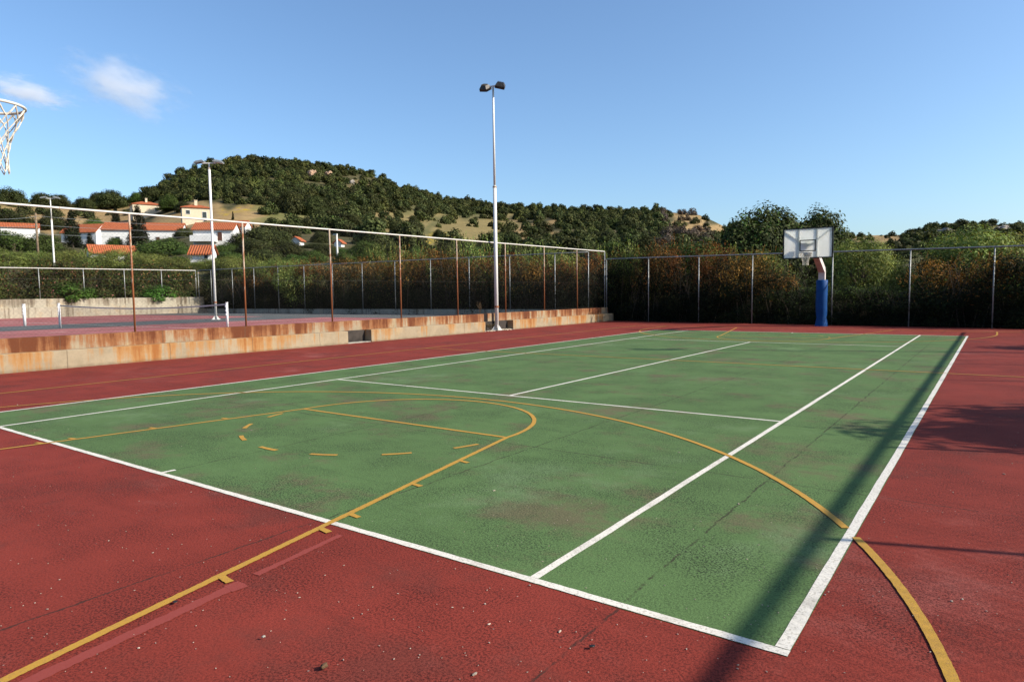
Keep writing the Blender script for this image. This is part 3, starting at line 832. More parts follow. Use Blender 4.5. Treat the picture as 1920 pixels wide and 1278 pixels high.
def crown(name, w, h, kind, nleaf, L, Wd, seed, shape='round', clumps=26, top=None, topfrac=0.0, flat=.0, shoots=0):
    """a crown of leaf clumps w wide and h tall standing on z = 0"""
    rs = np.random.RandomState(seed)
    d = unit(rs.normal(size=(clumps, 3)))
    r = rs.uniform(.5, 1.0, (clumps, 1))**.5
    if shape == 'round':
        ce = d*r*np.array([.40, .40, .36]) + np.array([0, 0, .56]); ce[:, 2] = np.maximum(ce[:, 2], .2)
        cr = rs.uniform(.13, .22, clumps)
    elif shape == 'full':
        r = rs.uniform(.35, 1.0, (clumps, 1))**.5
        ce = d*r*np.array([.38, .38, .36]) + np.array([0, 0, .55]); ce[:, 2] = np.maximum(ce[:, 2], .16)
        cr = rs.uniform(.14, .22, clumps)
    elif shape == 'hedge':
        ce = np.stack([rs.uniform(-.42, .42, clumps), rs.uniform(-.36, .36, clumps), rs.uniform(.04, .92, clumps)], 1); ce[:clumps//4, 2] = rs.uniform(.03, .22, clumps//4)
        lim = 1-.10*rs.rand(clumps); ce[:, 2] *= lim
        k = ce[:, 2] > .72; ce[k, :2] *= .8
        cr = rs.uniform(.12, .20, clumps)
    elif shape == 'cypress':
        z = np.linspace(.06, .94, clumps); a = rs.uniform(0, 6.28, clumps); rad = .34*(1-z)**.75*rs.uniform(.5, 1, clumps)
        ce = np.stack([rad*np.cos(a), rad*np.sin(a), z], 1); cr = .08+.14*(1-z)
    elif shape == 'dome':
        d[:, 2] = np.abs(d[:, 2]); ce = d*r*np.array([.40, .40, .74]) + np.array([0, 0, .08]); cr = rs.uniform(.13, .21, clumps)
    tone = rs.uniform(.6, 1.35, clumps)
    wts = cr**2; idx = rs.choice(clumps, nleaf, p=wts/wts.sum())
    q = unit(rs.normal(size=(nleaf, 3))); rr = rs.uniform(.35, 1.08, (nleaf, 1))**.6
    asp = h/w
    C = ce[idx] + q*rr*cr[idx, None]*np.array([1, 1, 1/asp if shape != 'cypress' else .8])
    C[:, 2] = np.maximum(C[:, 2], .01)
    cn = unit((ce[idx]-np.array([0, 0, .35]))*np.array([1, 1, asp]))
    Nn = unit(q*1.15 + cn*.45 + rs.normal(size=(nleaf, 3))*.42 + np.array([0, 0, .15]))
    Cw = C*np.array([w, w, h])
    if shoots:
        # upright whips rising out of the top
        sx = rs.uniform(-.4, .4, (shoots, 2))*w; base = .72*h; sh = rs.uniform(.15, .36, shoots)*h; ln = rs.normal(0, .12, (shoots, 2))
        per = 26; tt = np.tile(np.linspace(0, 1, per), shoots); si = np.repeat(np.arange(shoots), per)
        P = np.stack([sx[si, 0]+ln[si, 0]*tt*h*.6, sx[si, 1]+ln[si, 1]*tt*h*.6, base+sh[si]*tt], 1) + rs.normal(0, .035, (len(tt), 3))*(1.15-tt[:, None])
        Cw = np.concatenate([Cw, P]); Nn = np.concatenate([Nn, unit(rs.normal(size=P.shape)+np.array([0, 0, .1]))])
        idx = np.concatenate([idx, rs.randint(0, clumps, len(P))])
    V, F = leaves(Cw, Nn, L, Wd, rs)
    n = len(Cw)
    pal = np.array(PAL[kind]); col = pal[rs.randint(0, len(pal), n)]*tone[idx, None]*rs.uniform(.75, 1.25, (n, 1))
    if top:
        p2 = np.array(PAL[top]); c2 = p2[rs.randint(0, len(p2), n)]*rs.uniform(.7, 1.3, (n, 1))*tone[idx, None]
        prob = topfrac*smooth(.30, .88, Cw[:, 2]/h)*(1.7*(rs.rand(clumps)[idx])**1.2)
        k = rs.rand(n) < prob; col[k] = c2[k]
    if kind == 'flower':
        k = rs.rand(n) < .012; col[k] = np.array([.55, .22, .19])*rs.uniform(.8, 1.2, (int(k.sum()), 1))
    return np_mesh(name, V, F, col)
def add_flowers(me, n, w, h, seed, cols): pass
def trunk_mesh(name, h, r, w, seed, limbs=6):
    rr = random.Random(seed); bm = BM()
    tube(bm, [(0, 0, -.3), (rr.uniform(-.05, .05)*w, rr.uniform(-.05, .05)*w, h*.35), (rr.uniform(-.06, .06)*w, rr.uniform(-.06, .06)*w, h*.62)], [r, r*.8, r*.5], 8)
    for k in range(limbs):
        a = rr.uniform(0, 6.28); z0 = h*rr.uniform(.18, .42)
        tube(bm, [(0, 0, z0), (math.cos(a)*w*.14, math.sin(a)*w*.14, z0+h*.16), (math.cos(a)*w*.3, math.sin(a)*w*.3, h*rr.uniform(.6, .86))], [r*.5, r*.34, r*.1], 6)
    me = bpy.data.meshes.new(name); bm.normal_update(); bm.to_mesh(me); bm.free()
    me.materials.append(M_BARK); return me
def stems_mesh(name, w, h, seed, n=14):
    rr = random.Random(seed); bm = BM()
    for k in range(n):
        a = rr.uniform(0, 6.28); q = rr.uniform(.15, .42)*w
        x0, y0 = rr.uniform(-.2, .2)*w, rr.uniform(-.2, .2)*w
        tube(bm, [(x0, y0, -.1), (x0+math.cos(a)*q*.4, y0+math.sin(a)*q*.4, h*.4), (x0+math.cos(a)*q, y0+math.sin(a)*q, h*rr.uniform(.7, .95))], [.022, .016, .006], 5)
    me = bpy.data.meshes.new(name); bm.normal_update(); bm.to_mesh(me); bm.free()
    me.materials.append(M_BARK); return me

PROTO = {}
def proto(key, variants):
    PROTO[key] = variants
def mk(key, n, w, h, body, *a, **k):
    out = []
    for i in range(n):
        c = crown(key+'_foliage', w, h, *a, seed=100+i*17+sum(map(ord, key)), **k); c.materials.append(M_LEAF)
        s = stems_mesh(key+'_stems', w, h, i+3) if body == 'shrub' else trunk_mesh(key+'_trunk', h, .05*w**.8+.03, w, i+11)
        out.append((c, s, w, h, body))
    PROTO[key] = out
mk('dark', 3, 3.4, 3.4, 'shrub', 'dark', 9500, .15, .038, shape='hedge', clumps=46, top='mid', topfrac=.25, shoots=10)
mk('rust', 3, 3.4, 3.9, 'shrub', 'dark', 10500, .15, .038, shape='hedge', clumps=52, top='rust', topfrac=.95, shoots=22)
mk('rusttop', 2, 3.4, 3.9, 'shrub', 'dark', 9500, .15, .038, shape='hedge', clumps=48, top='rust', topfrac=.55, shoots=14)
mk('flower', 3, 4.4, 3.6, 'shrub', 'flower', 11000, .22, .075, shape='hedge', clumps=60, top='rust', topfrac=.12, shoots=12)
mk('olive', 3, 4.0, 4.4, 'tree', 'olive', 12000, .15, .06, shape='round', clumps=54)
mk('oliveshoot', 2, 3.6, 4.0, 'shrub', 'olive', 11000, .16, .055, shape='dome', clumps=46, shoots=26)
mk('mid', 2, 5.0, 4.4, 'tree', 'mid', 10000, .22, .12, shape='dome', clumps=54)
mk('broad', 2, 6.0, 7.0, 'tree', 'oak', 24000, .24, .16, shape='full', clumps=90, top='mid', topfrac=.3)  # lighter leaves mixed in towards the top stand for sunlit highlights
mk('oaktree', 3, 8.0, 6.4, 'tree', 'oak', 11000, .36, .22, shape='dome', clumps=60)
mk('cypress', 2, 4.6, 11.0, 'tree', 'dark', 6500, .42, .16, shape='cypress', clumps=40)
mk('bright', 2, 3.0, 2.6, 'shrub', 'bright', 5000, .20, .10, shape='dome', clumps=34)
_pick = {}
def plant(key, name, loc, w, h, label, cat, group=None, rz=None):
    vs = PROTO[key]; i = _pick.get(key, 0); _pick[key] = i+1
    c, s, w0, h0, body = vs[i % len(vs)]
    t = empty(name, tuple(loc), rnd.uniform(0, 6.28) if rz is None else rz)
    t.scale = (w/w0, w/w0, h/h0)
    tag(t, label, cat, group)
    link('crown' if body == 'tree' else 'foliage', c, None, t); link('trunk' if body == 'tree' else 'stems', s, None, t)
    return t
def plant_px(key, name, px, top, w, xy, zb, label, cat, group=None, hmin=.8):
    """height chosen so that the crown reaches the line of sight through (px, top)"""
    d = ray(px, top); s = math.hypot(xy[0]-CAM[0], xy[1]-CAM[1])/math.hypot(d[0], d[1])
    h = max(hmin, CAM[2]+d[2]*s-zb)
    return plant(key, name, (xy[0], xy[1], zb), w, h, label, cat, group)

# hedge behind the far fence of the near court (left to right in the photo)
NEAR_HEDGE = [
    (1128, 470, 'rust', 3.4, 1.5), (1185, 470, 'dark', 3.2, 1.5), (1235, 452, 'rust', 3.2, 1.5), (1290, 462, 'rust', 3.2, 1.4), (1345, 456, 'rust', 3.2, 1.6),
    (1400, 468, 'rust', 3.0, 1.5), (1455, 500, 'rusttop', 3.2, 1.5), (1505, 525, 'dark', 3.2, 1.5), (1560, 535, 'dark', 3.2, 1.4), (1615, 535, 'dark', 3.0, 1.4), (1665, 532, 'dark', 3.0, 1.4),
    (1715, 540, 'dark', 2.8, 1.4), (1775, 480, 'rusttop', 3.4, 1.7), (1835, 480, 'rust', 3.4, 1.5), (1895, 468, 'rusttop', 3.4, 1.6), (1960, 470, 'dark', 3.4, 1.6), (2030, 470, 'dark', 3.4, 1.6)]
WHERE = ['at the corner post of the far fence', 'left of the first far fence post', 'behind the first far fence post', 'left of the second far fence post', 'right of the second far fence post',
         'behind the third far fence post', 'left of the far backboard', 'left of the blue padded post', 'behind the blue padded post', 'right of the blue padded post', 'midway between hoop and the sixth post',
         'behind the post right of the hoop', 'below the big pale crown at right', 'left of the last far fence post in view', 'at the right edge of the view', 'just beyond the right edge of the view', 'furthest right beyond the view']
LOOK = {'rust': 'rusty brown tipped hedge shrub', 'dark': 'dark green shaded hedge shrub', 'rusttop': 'dark shrub with rusty top'}
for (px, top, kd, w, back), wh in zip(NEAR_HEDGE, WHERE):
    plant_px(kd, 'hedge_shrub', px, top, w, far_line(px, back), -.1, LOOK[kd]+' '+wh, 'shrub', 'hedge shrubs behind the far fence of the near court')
for i, px in enumerate((1150, 1215, 1275, 1335, 1395, 1450, 1505, 1560, 1620, 1680, 1740, 1800, 1870, 1945)):  # unseen rear row added to stop light leaking through the hedge
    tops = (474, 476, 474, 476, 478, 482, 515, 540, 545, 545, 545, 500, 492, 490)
    plant_px('dark', 'hedge_shrub', px, tops[i], 3.8, far_line(px, 4.0), -.1, 'dark shrub in the added rear row of the far hedge, put there unseen to block light', 'shrub', 'added rear row of the far hedge')
# hedge behind the far fence of the neighbouring court
def on_y(px, Y): return at_y(px, 540, Y)[:2]
CH = [(388, 507, 'dark', 31.9), (425, 500, 'dark', 31.9), (462, 512, 'rusttop', 31.8), (500, 505, 'rusttop', 31.8), (535, 494, 'rust', 31.9), (570, 488, 'rust', 31.9), (610, 486, 'rust', 31.8), (650, 482, 'rusttop', 31.9),
      (690, 484, 'rust', 31.9), (730, 482, 'rust', 31.8), (772, 468, 'rust', 31.9), (812, 470, 'rust', 32.0), (856, 476, 'rust', 31.9), (900, 474, 'rust', 31.8), (948, 474, 'rust', 31.9), (998, 480, 'rust', 32.0), (1045, 482, 'rust', 31.8), (1090, 486, 'rust', 31.9)]
for i, (px, top, kd, Y) in enumerate(CH):
    n = ['first', 'second', 'third', 'fourth', 'fifth', 'sixth', 'seventh', 'eighth', 'ninth', 'tenth', 'eleventh', 'twelfth', 'thirteenth', 'fourteenth', 'fifteenth', 'sixteenth', 'seventeenth', 'eighteenth'][i]
    plant_px(kd, 'hedge_shrub', px, top, 3.5, on_y(px, Y), .3, LOOK[kd]+', '+n+' from the left along the plinth fence', 'shrub', 'hedge shrubs along the plinth fence')
for i, px in enumerate((420, 480, 540, 600, 660, 720, 790, 860, 930, 1000, 1075)):  # second row, out of sight, added to keep light from showing through
    plant_px('dark', 'hedge_shrub', px, 500, 4.2, on_y(px, 34.2), .3, 'dark shrub in the rear row behind the plinth fence hedge, unseen and added to stop light coming through', 'shrub', 'added rear row of the plinth fence hedge')
# flowering hedge on the terrace at the back left
for i, Y in enumerate((29.6, 27.2, 24.8, 22.3, 19.8, 17.3, 14.8, 12.4, 10.0)):
    n = ['in the back corner of the terrace wall', 'second from the back corner', 'third from the back corner', 'fourth from the back corner', 'fifth from the back corner', 'sixth from the back corner', 'at the left edge of the view', 'just beyond the left edge', 'furthest beyond the left edge'][i]
    p = plant('flower', 'oleander_shrub', (-55.9, Y, 1.55), 4.3, 3.0+.35*math.sin(i*2.1), 'brownish oleander shrub '+n, 'shrub', 'oleander shrubs on the terrace wall')
# pink flowers: small petal tufts on those shrubs
for (px, py) in ((298, 560), (275, 553), (263, 578), (310, 546), (118, 530), (208, 548), (205, 540), (165, 543)): pass
plant('bright', 'hanging_shrub', (-54.6, at_x(300, 560, -54.4)[1], 1.45), 3.3, 1.7, 'bright green shrub spilling over the terrace wall near its back corner', 'shrub')
plant('bright', 'hanging_shrub', (-54.6, at_x(140, 560, -54.4)[1], 1.45), 3.6, 1.9, 'bright green shrub spilling over the middle of the terrace wall', 'shrub')

# pale olive crowns rising behind the hedges
OL = [(20, 466, 78, 5.4, 'at the left edge behind the oleander hedge'), (75, 470, 80, 5.2, 'between the left edge and the leftmost floodlight pole'), (130, 468, 78, 5.4, 'just right of the leftmost floodlight pole'), (185, 468, 76, 5.4, 'below the low orange roof'),
      (235, 466, 76, 5.0, 'left of the first rusty fence post'), (285, 474, 72, 5.0, 'right of the first rusty fence post'), (335, 480, 70, 4.6, 'left of the lowest white house'), (392, 484, 70, 4.2, 'in front of the lowest white house'),
      (440, 480, 66, 4.2, 'below the dark round tree behind the second rusty post'), (490, 478, 62, 4.0, 'right of the second rusty post'), (520, 482, 60, 4.0, 'above the middle of the plinth fence'), (560, 484, 56, 4.2, 'second above the plinth fence')]
for i, (px, top, dep, w, wh) in enumerate(OL):
    p = at_depth(px, 540, dep); z = float(terrain_z(p[0], p[1]))
    plant_px('olive' if i % 3 else 'oliveshoot', 'olive_shrub', px, top, w, p[:2], z-.3, 'pale green olive crown '+wh, 'shrub', 'pale olive crowns behind the hedges')
OL2 = [(730, 464, 41, 3.8, 'oliveshoot', 'left of the white floodlight pole, furthest from it'), (775, 459, 41, 3.6, 'oliveshoot', 'second left of the white floodlight pole'), (850, 452, 41, 3.8, 'oliveshoot', 'left of the white floodlight pole'), (905, 448, 41, 3.8, 'oliveshoot', 'behind the white floodlight pole'),
       (985, 462, 41, 3.6, 'oliveshoot', 'right of the white floodlight pole'), (1050, 464, 41, 3.6, 'olive', 'above the end of the rusty wall'), (1160, 456, 41, 3.2, 'oliveshoot', 'right of the fence corner post'), (1200, 462, 40, 3.2, 'olive', 'behind the first far fence post'),
       (1385, 466, 39, 3.2, 'oliveshoot', 'behind the third far fence post'), (1440, 470, 38, 3.4, 'olive', 'left of the backboard'), (1340, 470, 40, 3.0, 'olive', 'between the second and third far posts')]
for px, top, dep, w, kd, wh in OL2:
    p = at_depth(px, 545, dep); lim = 33.6 if px < 1130 else 31.5-.12*(p[0]+12)+3
    while p[1] < lim: dep += .5; p = at_depth(px, 545, dep)
    z = float(terrain_z(p[0], p[1]))
    plant_px(kd, 'olive_shrub', px, top, w, p[:2], min(z, .2)-.2, 'pale green leafy crown '+wh, 'shrub', 'pale crowns above the far hedge')
def tree_px(key, name, px, top, dep, w, label, cat='tree', group=None, zoff=-.2):
    p = at_depth(px, 545, dep); z = float(terrain_z(p[0], p[1]))
    return plant_px(key, name, px, top, w, p[:2], z+zoff, label, cat, group)
tree_px('broad', 'broadleaf_tree', 1398, 402, 45, 4.6, 'dark broad tree furthest left of the backboard')
tree_px('broad', 'broadleaf_tree', 1440, 388, 46, 5.6, 'tallest dark broad tree just left of the backboard')
tree_px('broad', 'broadleaf_tree', 1492, 402, 47, 4.8, 'dark broad tree mostly hidden by the backboard')
tree_px('broad', 'broadleaf_tree', 1535, 394, 47.5, 4.6, 'dark broad tree rising over the right corner of the backboard')
tree_px('olive', 'olive_tree', 1612, 440, 40, 4.0, 'rounded grey-green olive tree right of the backboard')
tree_px('olive', 'olive_tree', 1660, 478, 41, 2.8, 'smaller grey-green olive tree right of the rounded one')
tree_px('olive', 'olive_tree', 1585, 455, 41, 2.6, 'olive tree close behind the right side of the hoop post')
tree_px('mid', 'leafy_tree', 1742, 485, 44, 2.4, 'soft green small tree right of the hoop behind the fence')
tree_px('mid', 'leafy_tree', 1700, 490, 46, 2.6, 'soft green small tree between two far fence posts')
tree_px('olive', 'olive_tree', 1822, 418, 38.5, 5.6, 'large olive tree behind the last far fence post')
tree_px('olive', 'olive_tree', 1892, 432, 38.5, 4.6, 'large olive tree at the right edge of the view')
tree_px('dark', 'dark_shrub', 1760, 470, 39, 3.4, 'dark bush under the large olive tree', 'shrub')
tree_px('mid', 'leafy_tree', 1330, 442, 70, 9.0, 'mid green tree behind the rusty hedge left of the tall dark tree')
tree_px('mid', 'leafy_tree', 1270, 450, 74, 8.0, 'mid green tree below the tan hill patch')
# trees outside the right-hand fence whose shadows reach the court
plant('broad', 'broadleaf_tree', (14.5, 9.0, -.1), 4.2, 6.3, 'tree leaning over the right side fence near the middle', 'tree')
plant('broad', 'broadleaf_tree', (14.6, 21.8, -.1), 3.0, 5.6, 'tree outside the right side fence by the floodlight pole', 'tree')

# ------------------------------------------------------------------ houses on the slope
def house(name, pxc, pyb, wpx, wall_px, roof_px, turn, label, mat, ratio=.6, hip=False, dist=None, over=.35, openings=(), chimney=False, balcony=None, drop=3.0):
    P = hit(pxc, pyb) if dist is None else at_depth(pxc, pyb, dist)
    dep = (P-CAM)@_f; k = dep/FPX
    w, hw, hr = wpx*k, wall_px*k, roof_px*k; d = w*ratio if ratio < 3 else ratio
    view = math.atan2(P[1]-CAM[1], P[0]-CAM[0]) - math.pi/2
    t = empty(name, tuple(P), view+R(turn)); tag(t, label, 'house')
    bm = BM(); z0 = -drop
    x, y = w/2, d
    if hip:
        box(bm, (-x, 0, z0), (x, y, hw))
    else:
        vs = [bm.verts.new(p) for p in ((-x, 0, z0), (x, 0, z0), (x, y, z0), (-x, y, z0), (-x, 0, hw), (x, 0, hw), (x, y, hw), (-x, y, hw), (-x, y/2, hw+hr*.97), (x, y/2, hw+hr*.97))]
        for f in ((0, 1, 5, 4), (2, 3, 7, 6), (1, 2, 6, 9, 5), (3, 0, 4, 8, 7), (4, 5, 9, 8), (6, 7, 8, 9)): bm.faces.new([vs[i] for i in f])
    obj('wall', bm, mat, t)
    bm = BM(); th = .14; o = over
    sl = hr/(d/2)
    if hip:
        e = [(-x-o, -o), (x+o, -o), (x+o, y+o), (-x-o, y+o)]; rdg = [(-x+d/2*.9, y/2), (x-d/2*.9, y/2)]
        lo = [bm.verts.new((a, b, hw-.02)) for a, b in e]; mi = [bm.verts.new((a, b, hw+.12)) for a, b in e]; rv = [bm.verts.new((a, b, hw+hr)) for a, b in rdg]
        bm.faces.new(lo[::-1])
        for q in range(4): bm.faces.new((lo[q], lo[(q+1) % 4], mi[(q+1) % 4], mi[q]))
        for f in ((mi[0], mi[1], rv[1], rv[0]), (mi[2], mi[3], rv[0], rv[1]), (mi[1], mi[2], rv[1]), (mi[3], mi[0], rv[0])): bm.faces.new(f)
    else:
        prof = [(-o, hw-o*sl), (y/2, hw+hr), (y+o, hw-o*sl)]
        ring = []
        for sx in (-x-o*.6, x+o*.6):
            ring.append([bm.verts.new((sx, a, b+.03)) for a, b in prof] + [bm.verts.new((sx, a, b+.03+th)) for a, b in prof[::-1]])
        A, B = ring
        for q in range(6): bm.faces.new((A[q], A[(q+1) % 6], B[(q+1) % 6], B[q]))
        bm.faces.new(A[::-1]); bm.faces.new(B)
    bmesh.ops.recalc_face_normals(bm, faces=bm.faces)
    rf = obj('roof', bm, M_ROOF, t)
    for kind, fx, fz, fw, fh in openings:      # fractions of width, and pixels for heights
        cx = -x+fx*w; zc = fz*k; ww = fw*k/2; hh = fh*k
        bm = BM(); box(bm, (cx-ww-.09, -.06, zc-.08), (cx+ww+.09, .02, zc+hh+.08)); fr = obj('door' if kind == 'd' else 'window', bm, M_HWHITE, t)
        bm = BM(); box(bm, (cx-ww, -.09, zc), (cx+ww, -.062, zc+hh)); obj('leaf' if kind == 'd' else 'shutter', bm, M_DOOR if kind == 'd' else M_SHUT, fr)
    if chimney:
        bm = BM(); box(bm, (-.35, y*.35, hw+hr*.4), (.35, y*.35+.6, hw+hr+1.0)); box(bm, (-.42, y*.35-.07, hw+hr+1.0), (.42, y*.35+.67, hw+hr+1.15)); obj('chimney', bm, M_HCREAM, rf)
    if balcony:
        x0, x1, zb, ht = balcony; xa, xb = -x+x0*w, -x+x1*w; zb *= k
        bm = BM(); box(bm, (xa, -2.2, zb-.2), (xb, -.02, zb)); b = obj('balcony', bm, M_HWHITE, t)
        bm = BM(); box(bm, (xa, -2.2, zb+.003), (xb, -2.08, zb+ht)); 
        for xx in (xa, xb-.12): box(bm, (xx, -2.078, zb+.003), (xx+.12, -.03, zb+ht))
        obj('parapet', bm, M_HWHITE, b)
    return t
house('white_house', 267, 458, 136, 27, 15, -14, 'long white house with an orange tiled roof behind the dark conifer', M_HWHITE, .42, openings=(('d', .70, 0, 6, 14), ('w', .2, 6, 7, 8)))
house('white_house', 401, 462, 72, 32, 13, -16, 'white house with a balcony and a brown door behind the second floodlight pole', M_HWHITE, .62, openings=(('d', .66, 11, 8, 16),), balcony=(.02, .60, 10, .8))
house('white_house', 448, 448, 26, 24, 10, -28, 'small white house wing tucked behind the balcony house', M_HWHITE, .9)
house('white_house', 214, 490, 76, 16, 14, 10, 'low house in front of the others, mostly a broad orange roof', M_HWHITE, .5)
house('white_house', 377, 493, 38, 19, 13, -18, 'lowest small white house beside the second floodlight pole', M_HWHITE, .8, openings=(('w', .75, 8, 6, 8),))
house('white_house', 148, 457, 72, 22, 15, -40, 'white gabled house behind the conifers right of the wooden pole', M_HWHITE, .5)
house('white_house', 38, 446, 58, 20, 8, -5, 'house at the far left showing only its orange roof above trees', M_HWHITE, .5)
house('cream_house', 278, 406, 50, 22, 8, 8, 'cream two-storey house with a hipped roof, left one of the hillside pair', M_HCREAM, .8, True, openings=(('w', .80, 11, 6, 6.5),), chimney=True)
house('cream_house', 370, 418, 50, 28, 8, 4, 'cream two-storey house with dark shutters, right one of the hillside pair', M_HCREAM, .8, True, openings=(('w', .20, 16, 6.5, 7), ('w', .76, 10, 7, 11), ('w', .78, 1, 6, 5)), chimney=True)
house('white_house', 566, 460, 17, 9, 6, 62, 'small white gabled house among trees left of the lamp post', M_HWHITE, 1.1)
house('white_house', 643, 463, 13, 8, 5, 62, 'tiny white gabled house half hidden by trees right of the lamp post', M_HWHITE, 1.1)
def parasol(px, py, dist, hpx, label):
    P = at_depth(px, py, dist); k = dist/FPX; h = hpx*k
    t = empty('parasol', tuple(P)); tag(t, label, 'parasol', 'folded parasols at the white houses')
    bm = BM(); tube(bm, [(0, 0, -.3), (0, 0, h*1.04)], .035, 8); obj('pole', bm, M_WOOD, t)
    bm = BM(); tube(bm, [(0, 0, h*.18), (0, 0, h*.35), (0, 0, h*.8), (0, 0, h)], [.24, .2, .11, .03], 10); obj('canopy', bm, M_CLOTH, t, True)
parasol(386, 451, 146.5, 22, 'folded cream parasol on the balcony of the white house')
parasol(294, 450, 157, 16, 'folded cream parasol in front of the long white house')
parasol(361, 484, 116, 15, 'folded cream parasol beside the lowest white house')

# ------------------------------------------------------------------ utility poles and cables
def upole(px, top, base, dep, label, arm=False, lamp=False):
    P = at_depth(px, base, dep); T = at_depth(px, top, dep); h = T[2]-P[2]
    t = empty('utility_pole', (P[0], P[1], P[2]-1)); tag(t, label, 'pole')
    bm = BM(); tube(bm, [(0, 0, 0), (0, 0, h+1)], [.16, .11], 10); obj('pole', bm, M_WOOD if not lamp else M_POLE, t, True)
    bm = BM()
    if lamp: box(bm, (-.7, -.09, h+.98), (.1, .09, h+1.1))
    else:
        for z in (h+.6, h+.1): box(bm, (-.55 if arm else -.12, -.06, z), (.55 if arm else .12, .06, z+.1))
    obj('lamp_arm' if lamp else 'crossarm', bm, M_WOOD if not lamp else M_METALWHITE, t)
    return T
T1 = upole(72, 400, 486, 86, 'bare wooden utility pole left of the conifers')
T2 = upole(583, 420, 470, 170, 'small wooden utility pole with a crossarm below the green field', arm=True)
T3 = upole(633, 440, 492, 90, 'thin pale lamp post behind the rusty hedge', lamp=True)
for k, nm in enumerate(('topmost', 'middle', 'lowest')):
    bm = BM(); a = T1 + np.array([0, 0, -.35-1.15*k]); b = at_depth(470, 424+8*k, 150); c = at_depth(-120, 400+10*k, 70)
    pts = []
    for A_, B_ in ((c, a), (a, b)):
        for i in range(17):
            q = i/16; p = A_+(B_-A_)*q; pts.append(Vector(p) - Vector((0, 0, .5*4*q*(1-q))))
    tube(bm, pts, .022, 5)
    tag(obj('overhead_cable', bm, M_GALV), nm+' of the three overhead cables crossing in front of the houses', 'cable', 'overhead cables')

# ------------------------------------------------------------------ trees on and below the hill that one can single out
def hill_tree(key, px, base, top, wpx, label, name='evergreen_tree', group=None, dep=None):
    if dep is not None:
        p = at_depth(px, 545, dep); z = float(terrain_z(p[0], p[1])); k = dep/FPX
        return plant_px(key, name, px, top, wpx*k, p[:2], z-.4, label, 'tree', group)
    P = hit(px, base); k = ((P-CAM)@_f)/FPX
    return plant(key, name, (P[0], P[1], P[2]-.4), wpx*k, (base-top)*k+.4, label, 'tree', group)
hill_tree('oaktree', 20, 386, 350, 60, 'round evergreen on the skyline at the left edge')
hill_tree('oaktree', 78, 388, 360, 46, 'round evergreen on the skyline above the leftmost floodlight pole')
hill_tree('oaktree', 112, 389, 362, 44, 'round evergreen on the skyline right of the leftmost floodlight pole')
hill_tree('oaktree', 158, 392, 369, 42, 'low round evergreen on the skyline left of the big dome-shaped tree')
hill_tree('oaktree', 208, 391, 355, 66, 'big dome-shaped evergreen on the skyline above the tan field')
hill_tree('oaktree', 186, 386, 358, 40, 'evergreen leaning against the big dome-shaped tree')
hill_tree('mid', 258, 384, 358, 36, 'brighter green tree between the dome-shaped tree and the hill', 'leafy_tree')
hill_tree('mid', 318, 392, 362, 40, 'bright round tree between the two cream houses', 'leafy_tree')
hill_tree('oaktree', 345, 396, 376, 34, 'dark bush left of the right-hand cream house')
hill_tree('oaktree', 285, 380, 348, 44, 'dark evergreen on the skyline where the hill begins')
hill_tree('cypress', 142, 478, 392, 46, 'tall ragged dark conifer left of the white houses', 'conifer', None, 140)
hill_tree('cypress', 265, 474, 384, 48, 'tall ragged dark conifer in front of the long white house', 'conifer', None, 140)
hill_tree('cypress', 218, 424, 389, 24, 'small dark conifer on the tan field above the long white house', 'conifer')
hill_tree('cypress', 174, 474, 436, 26, 'short dark conifer beside the gabled house', 'conifer', None, 135)
hill_tree('cypress', 437, 412, 396, 7, 'tiny slim conifer standing alone on the tan field', 'conifer')
hill_tree('cypress', 475, 426, 420, 7, 'tiny bush-like conifer at the foot of the tan field', 'conifer')
hill_tree('mid', 308, 492, 441, 108, 'broad round green tree between the low roof and the lowest house', 'leafy_tree', None, 105)
hill_tree('mid', 345, 494, 464, 40, 'lower green tree beside the broad round one', 'leafy_tree', None, 102)
hill_tree('oaktree', 480, 494, 424, 100, 'large dark rounded tree right of the second floodlight pole', 'evergreen_tree', None, 108)
hill_tree('oaktree', 520, 492, 428, 70, 'large dark tree adjoining the rounded one on its right', 'evergreen_tree', None, 112)
hill_tree('oaktree', 548, 448, 422, 36, 'dark tree above the small gabled house')
hill_tree('mid', 682, 490, 450, 66, 'green rounded tree right of the thin lamp post', 'leafy_tree', None, 100)
hill_tree('oaktree', 600, 492, 456, 70, 'dark tree mass between the two small gabled houses', 'evergreen_tree', None, 112)
hill_tree('mid', 640, 492, 464, 50, 'low green tree under the tiny gabled house', 'leafy_tree', None, 104)
hill_tree('mid', 30, 486, 428, 90, 'broad green tree at the left edge below the orange roof', 'leafy_tree', None, 110)
hill_tree('mid', 88, 490, 434, 70, 'broad green tree around the wooden pole', 'leafy_tree', None, 112)
hill_tree('oaktree', 30, 428, 396, 76, 'dark green tree above the far left orange roof')
hill_tree('oaktree', 100, 430, 398, 60, 'dark green tree above the wooden pole')
hill_tree('mid', 176, 436, 404, 50, 'green tree behind the gabled house roof', 'leafy_tree')
hill_tree('oaktree', 350, 464, 425, 40, 'dark tree in the gap between the two white houses', 'evergreen_tree', None, 150)
hill_tree('mid', 222, 472, 442, 36, 'small green tree in front of the long white house wall', 'leafy_tree', None, 140)
hill_tree('mid', 335, 420, 404, 70, 'low green hedge in front of the right-hand cream house', 'leafy_tree', None, 250)
hill_tree('oaktree', 602, 454, 432, 48, 'dark tree on the bare strip between the two small gabled houses')
hill_tree('oaktree', 690, 456, 436, 56, 'dark tree right of the tiny gabled house')
hill_tree('mid', 530, 440, 424, 40, 'green tree at the lower edge of the green field', 'leafy_tree')
hill_tree('oaktree', 540, 398, 354, 60, 'dark tree at the left end of the green field')
hill_tree('oaktree', 590, 406, 366, 58, 'dark tree at the middle of the green field')
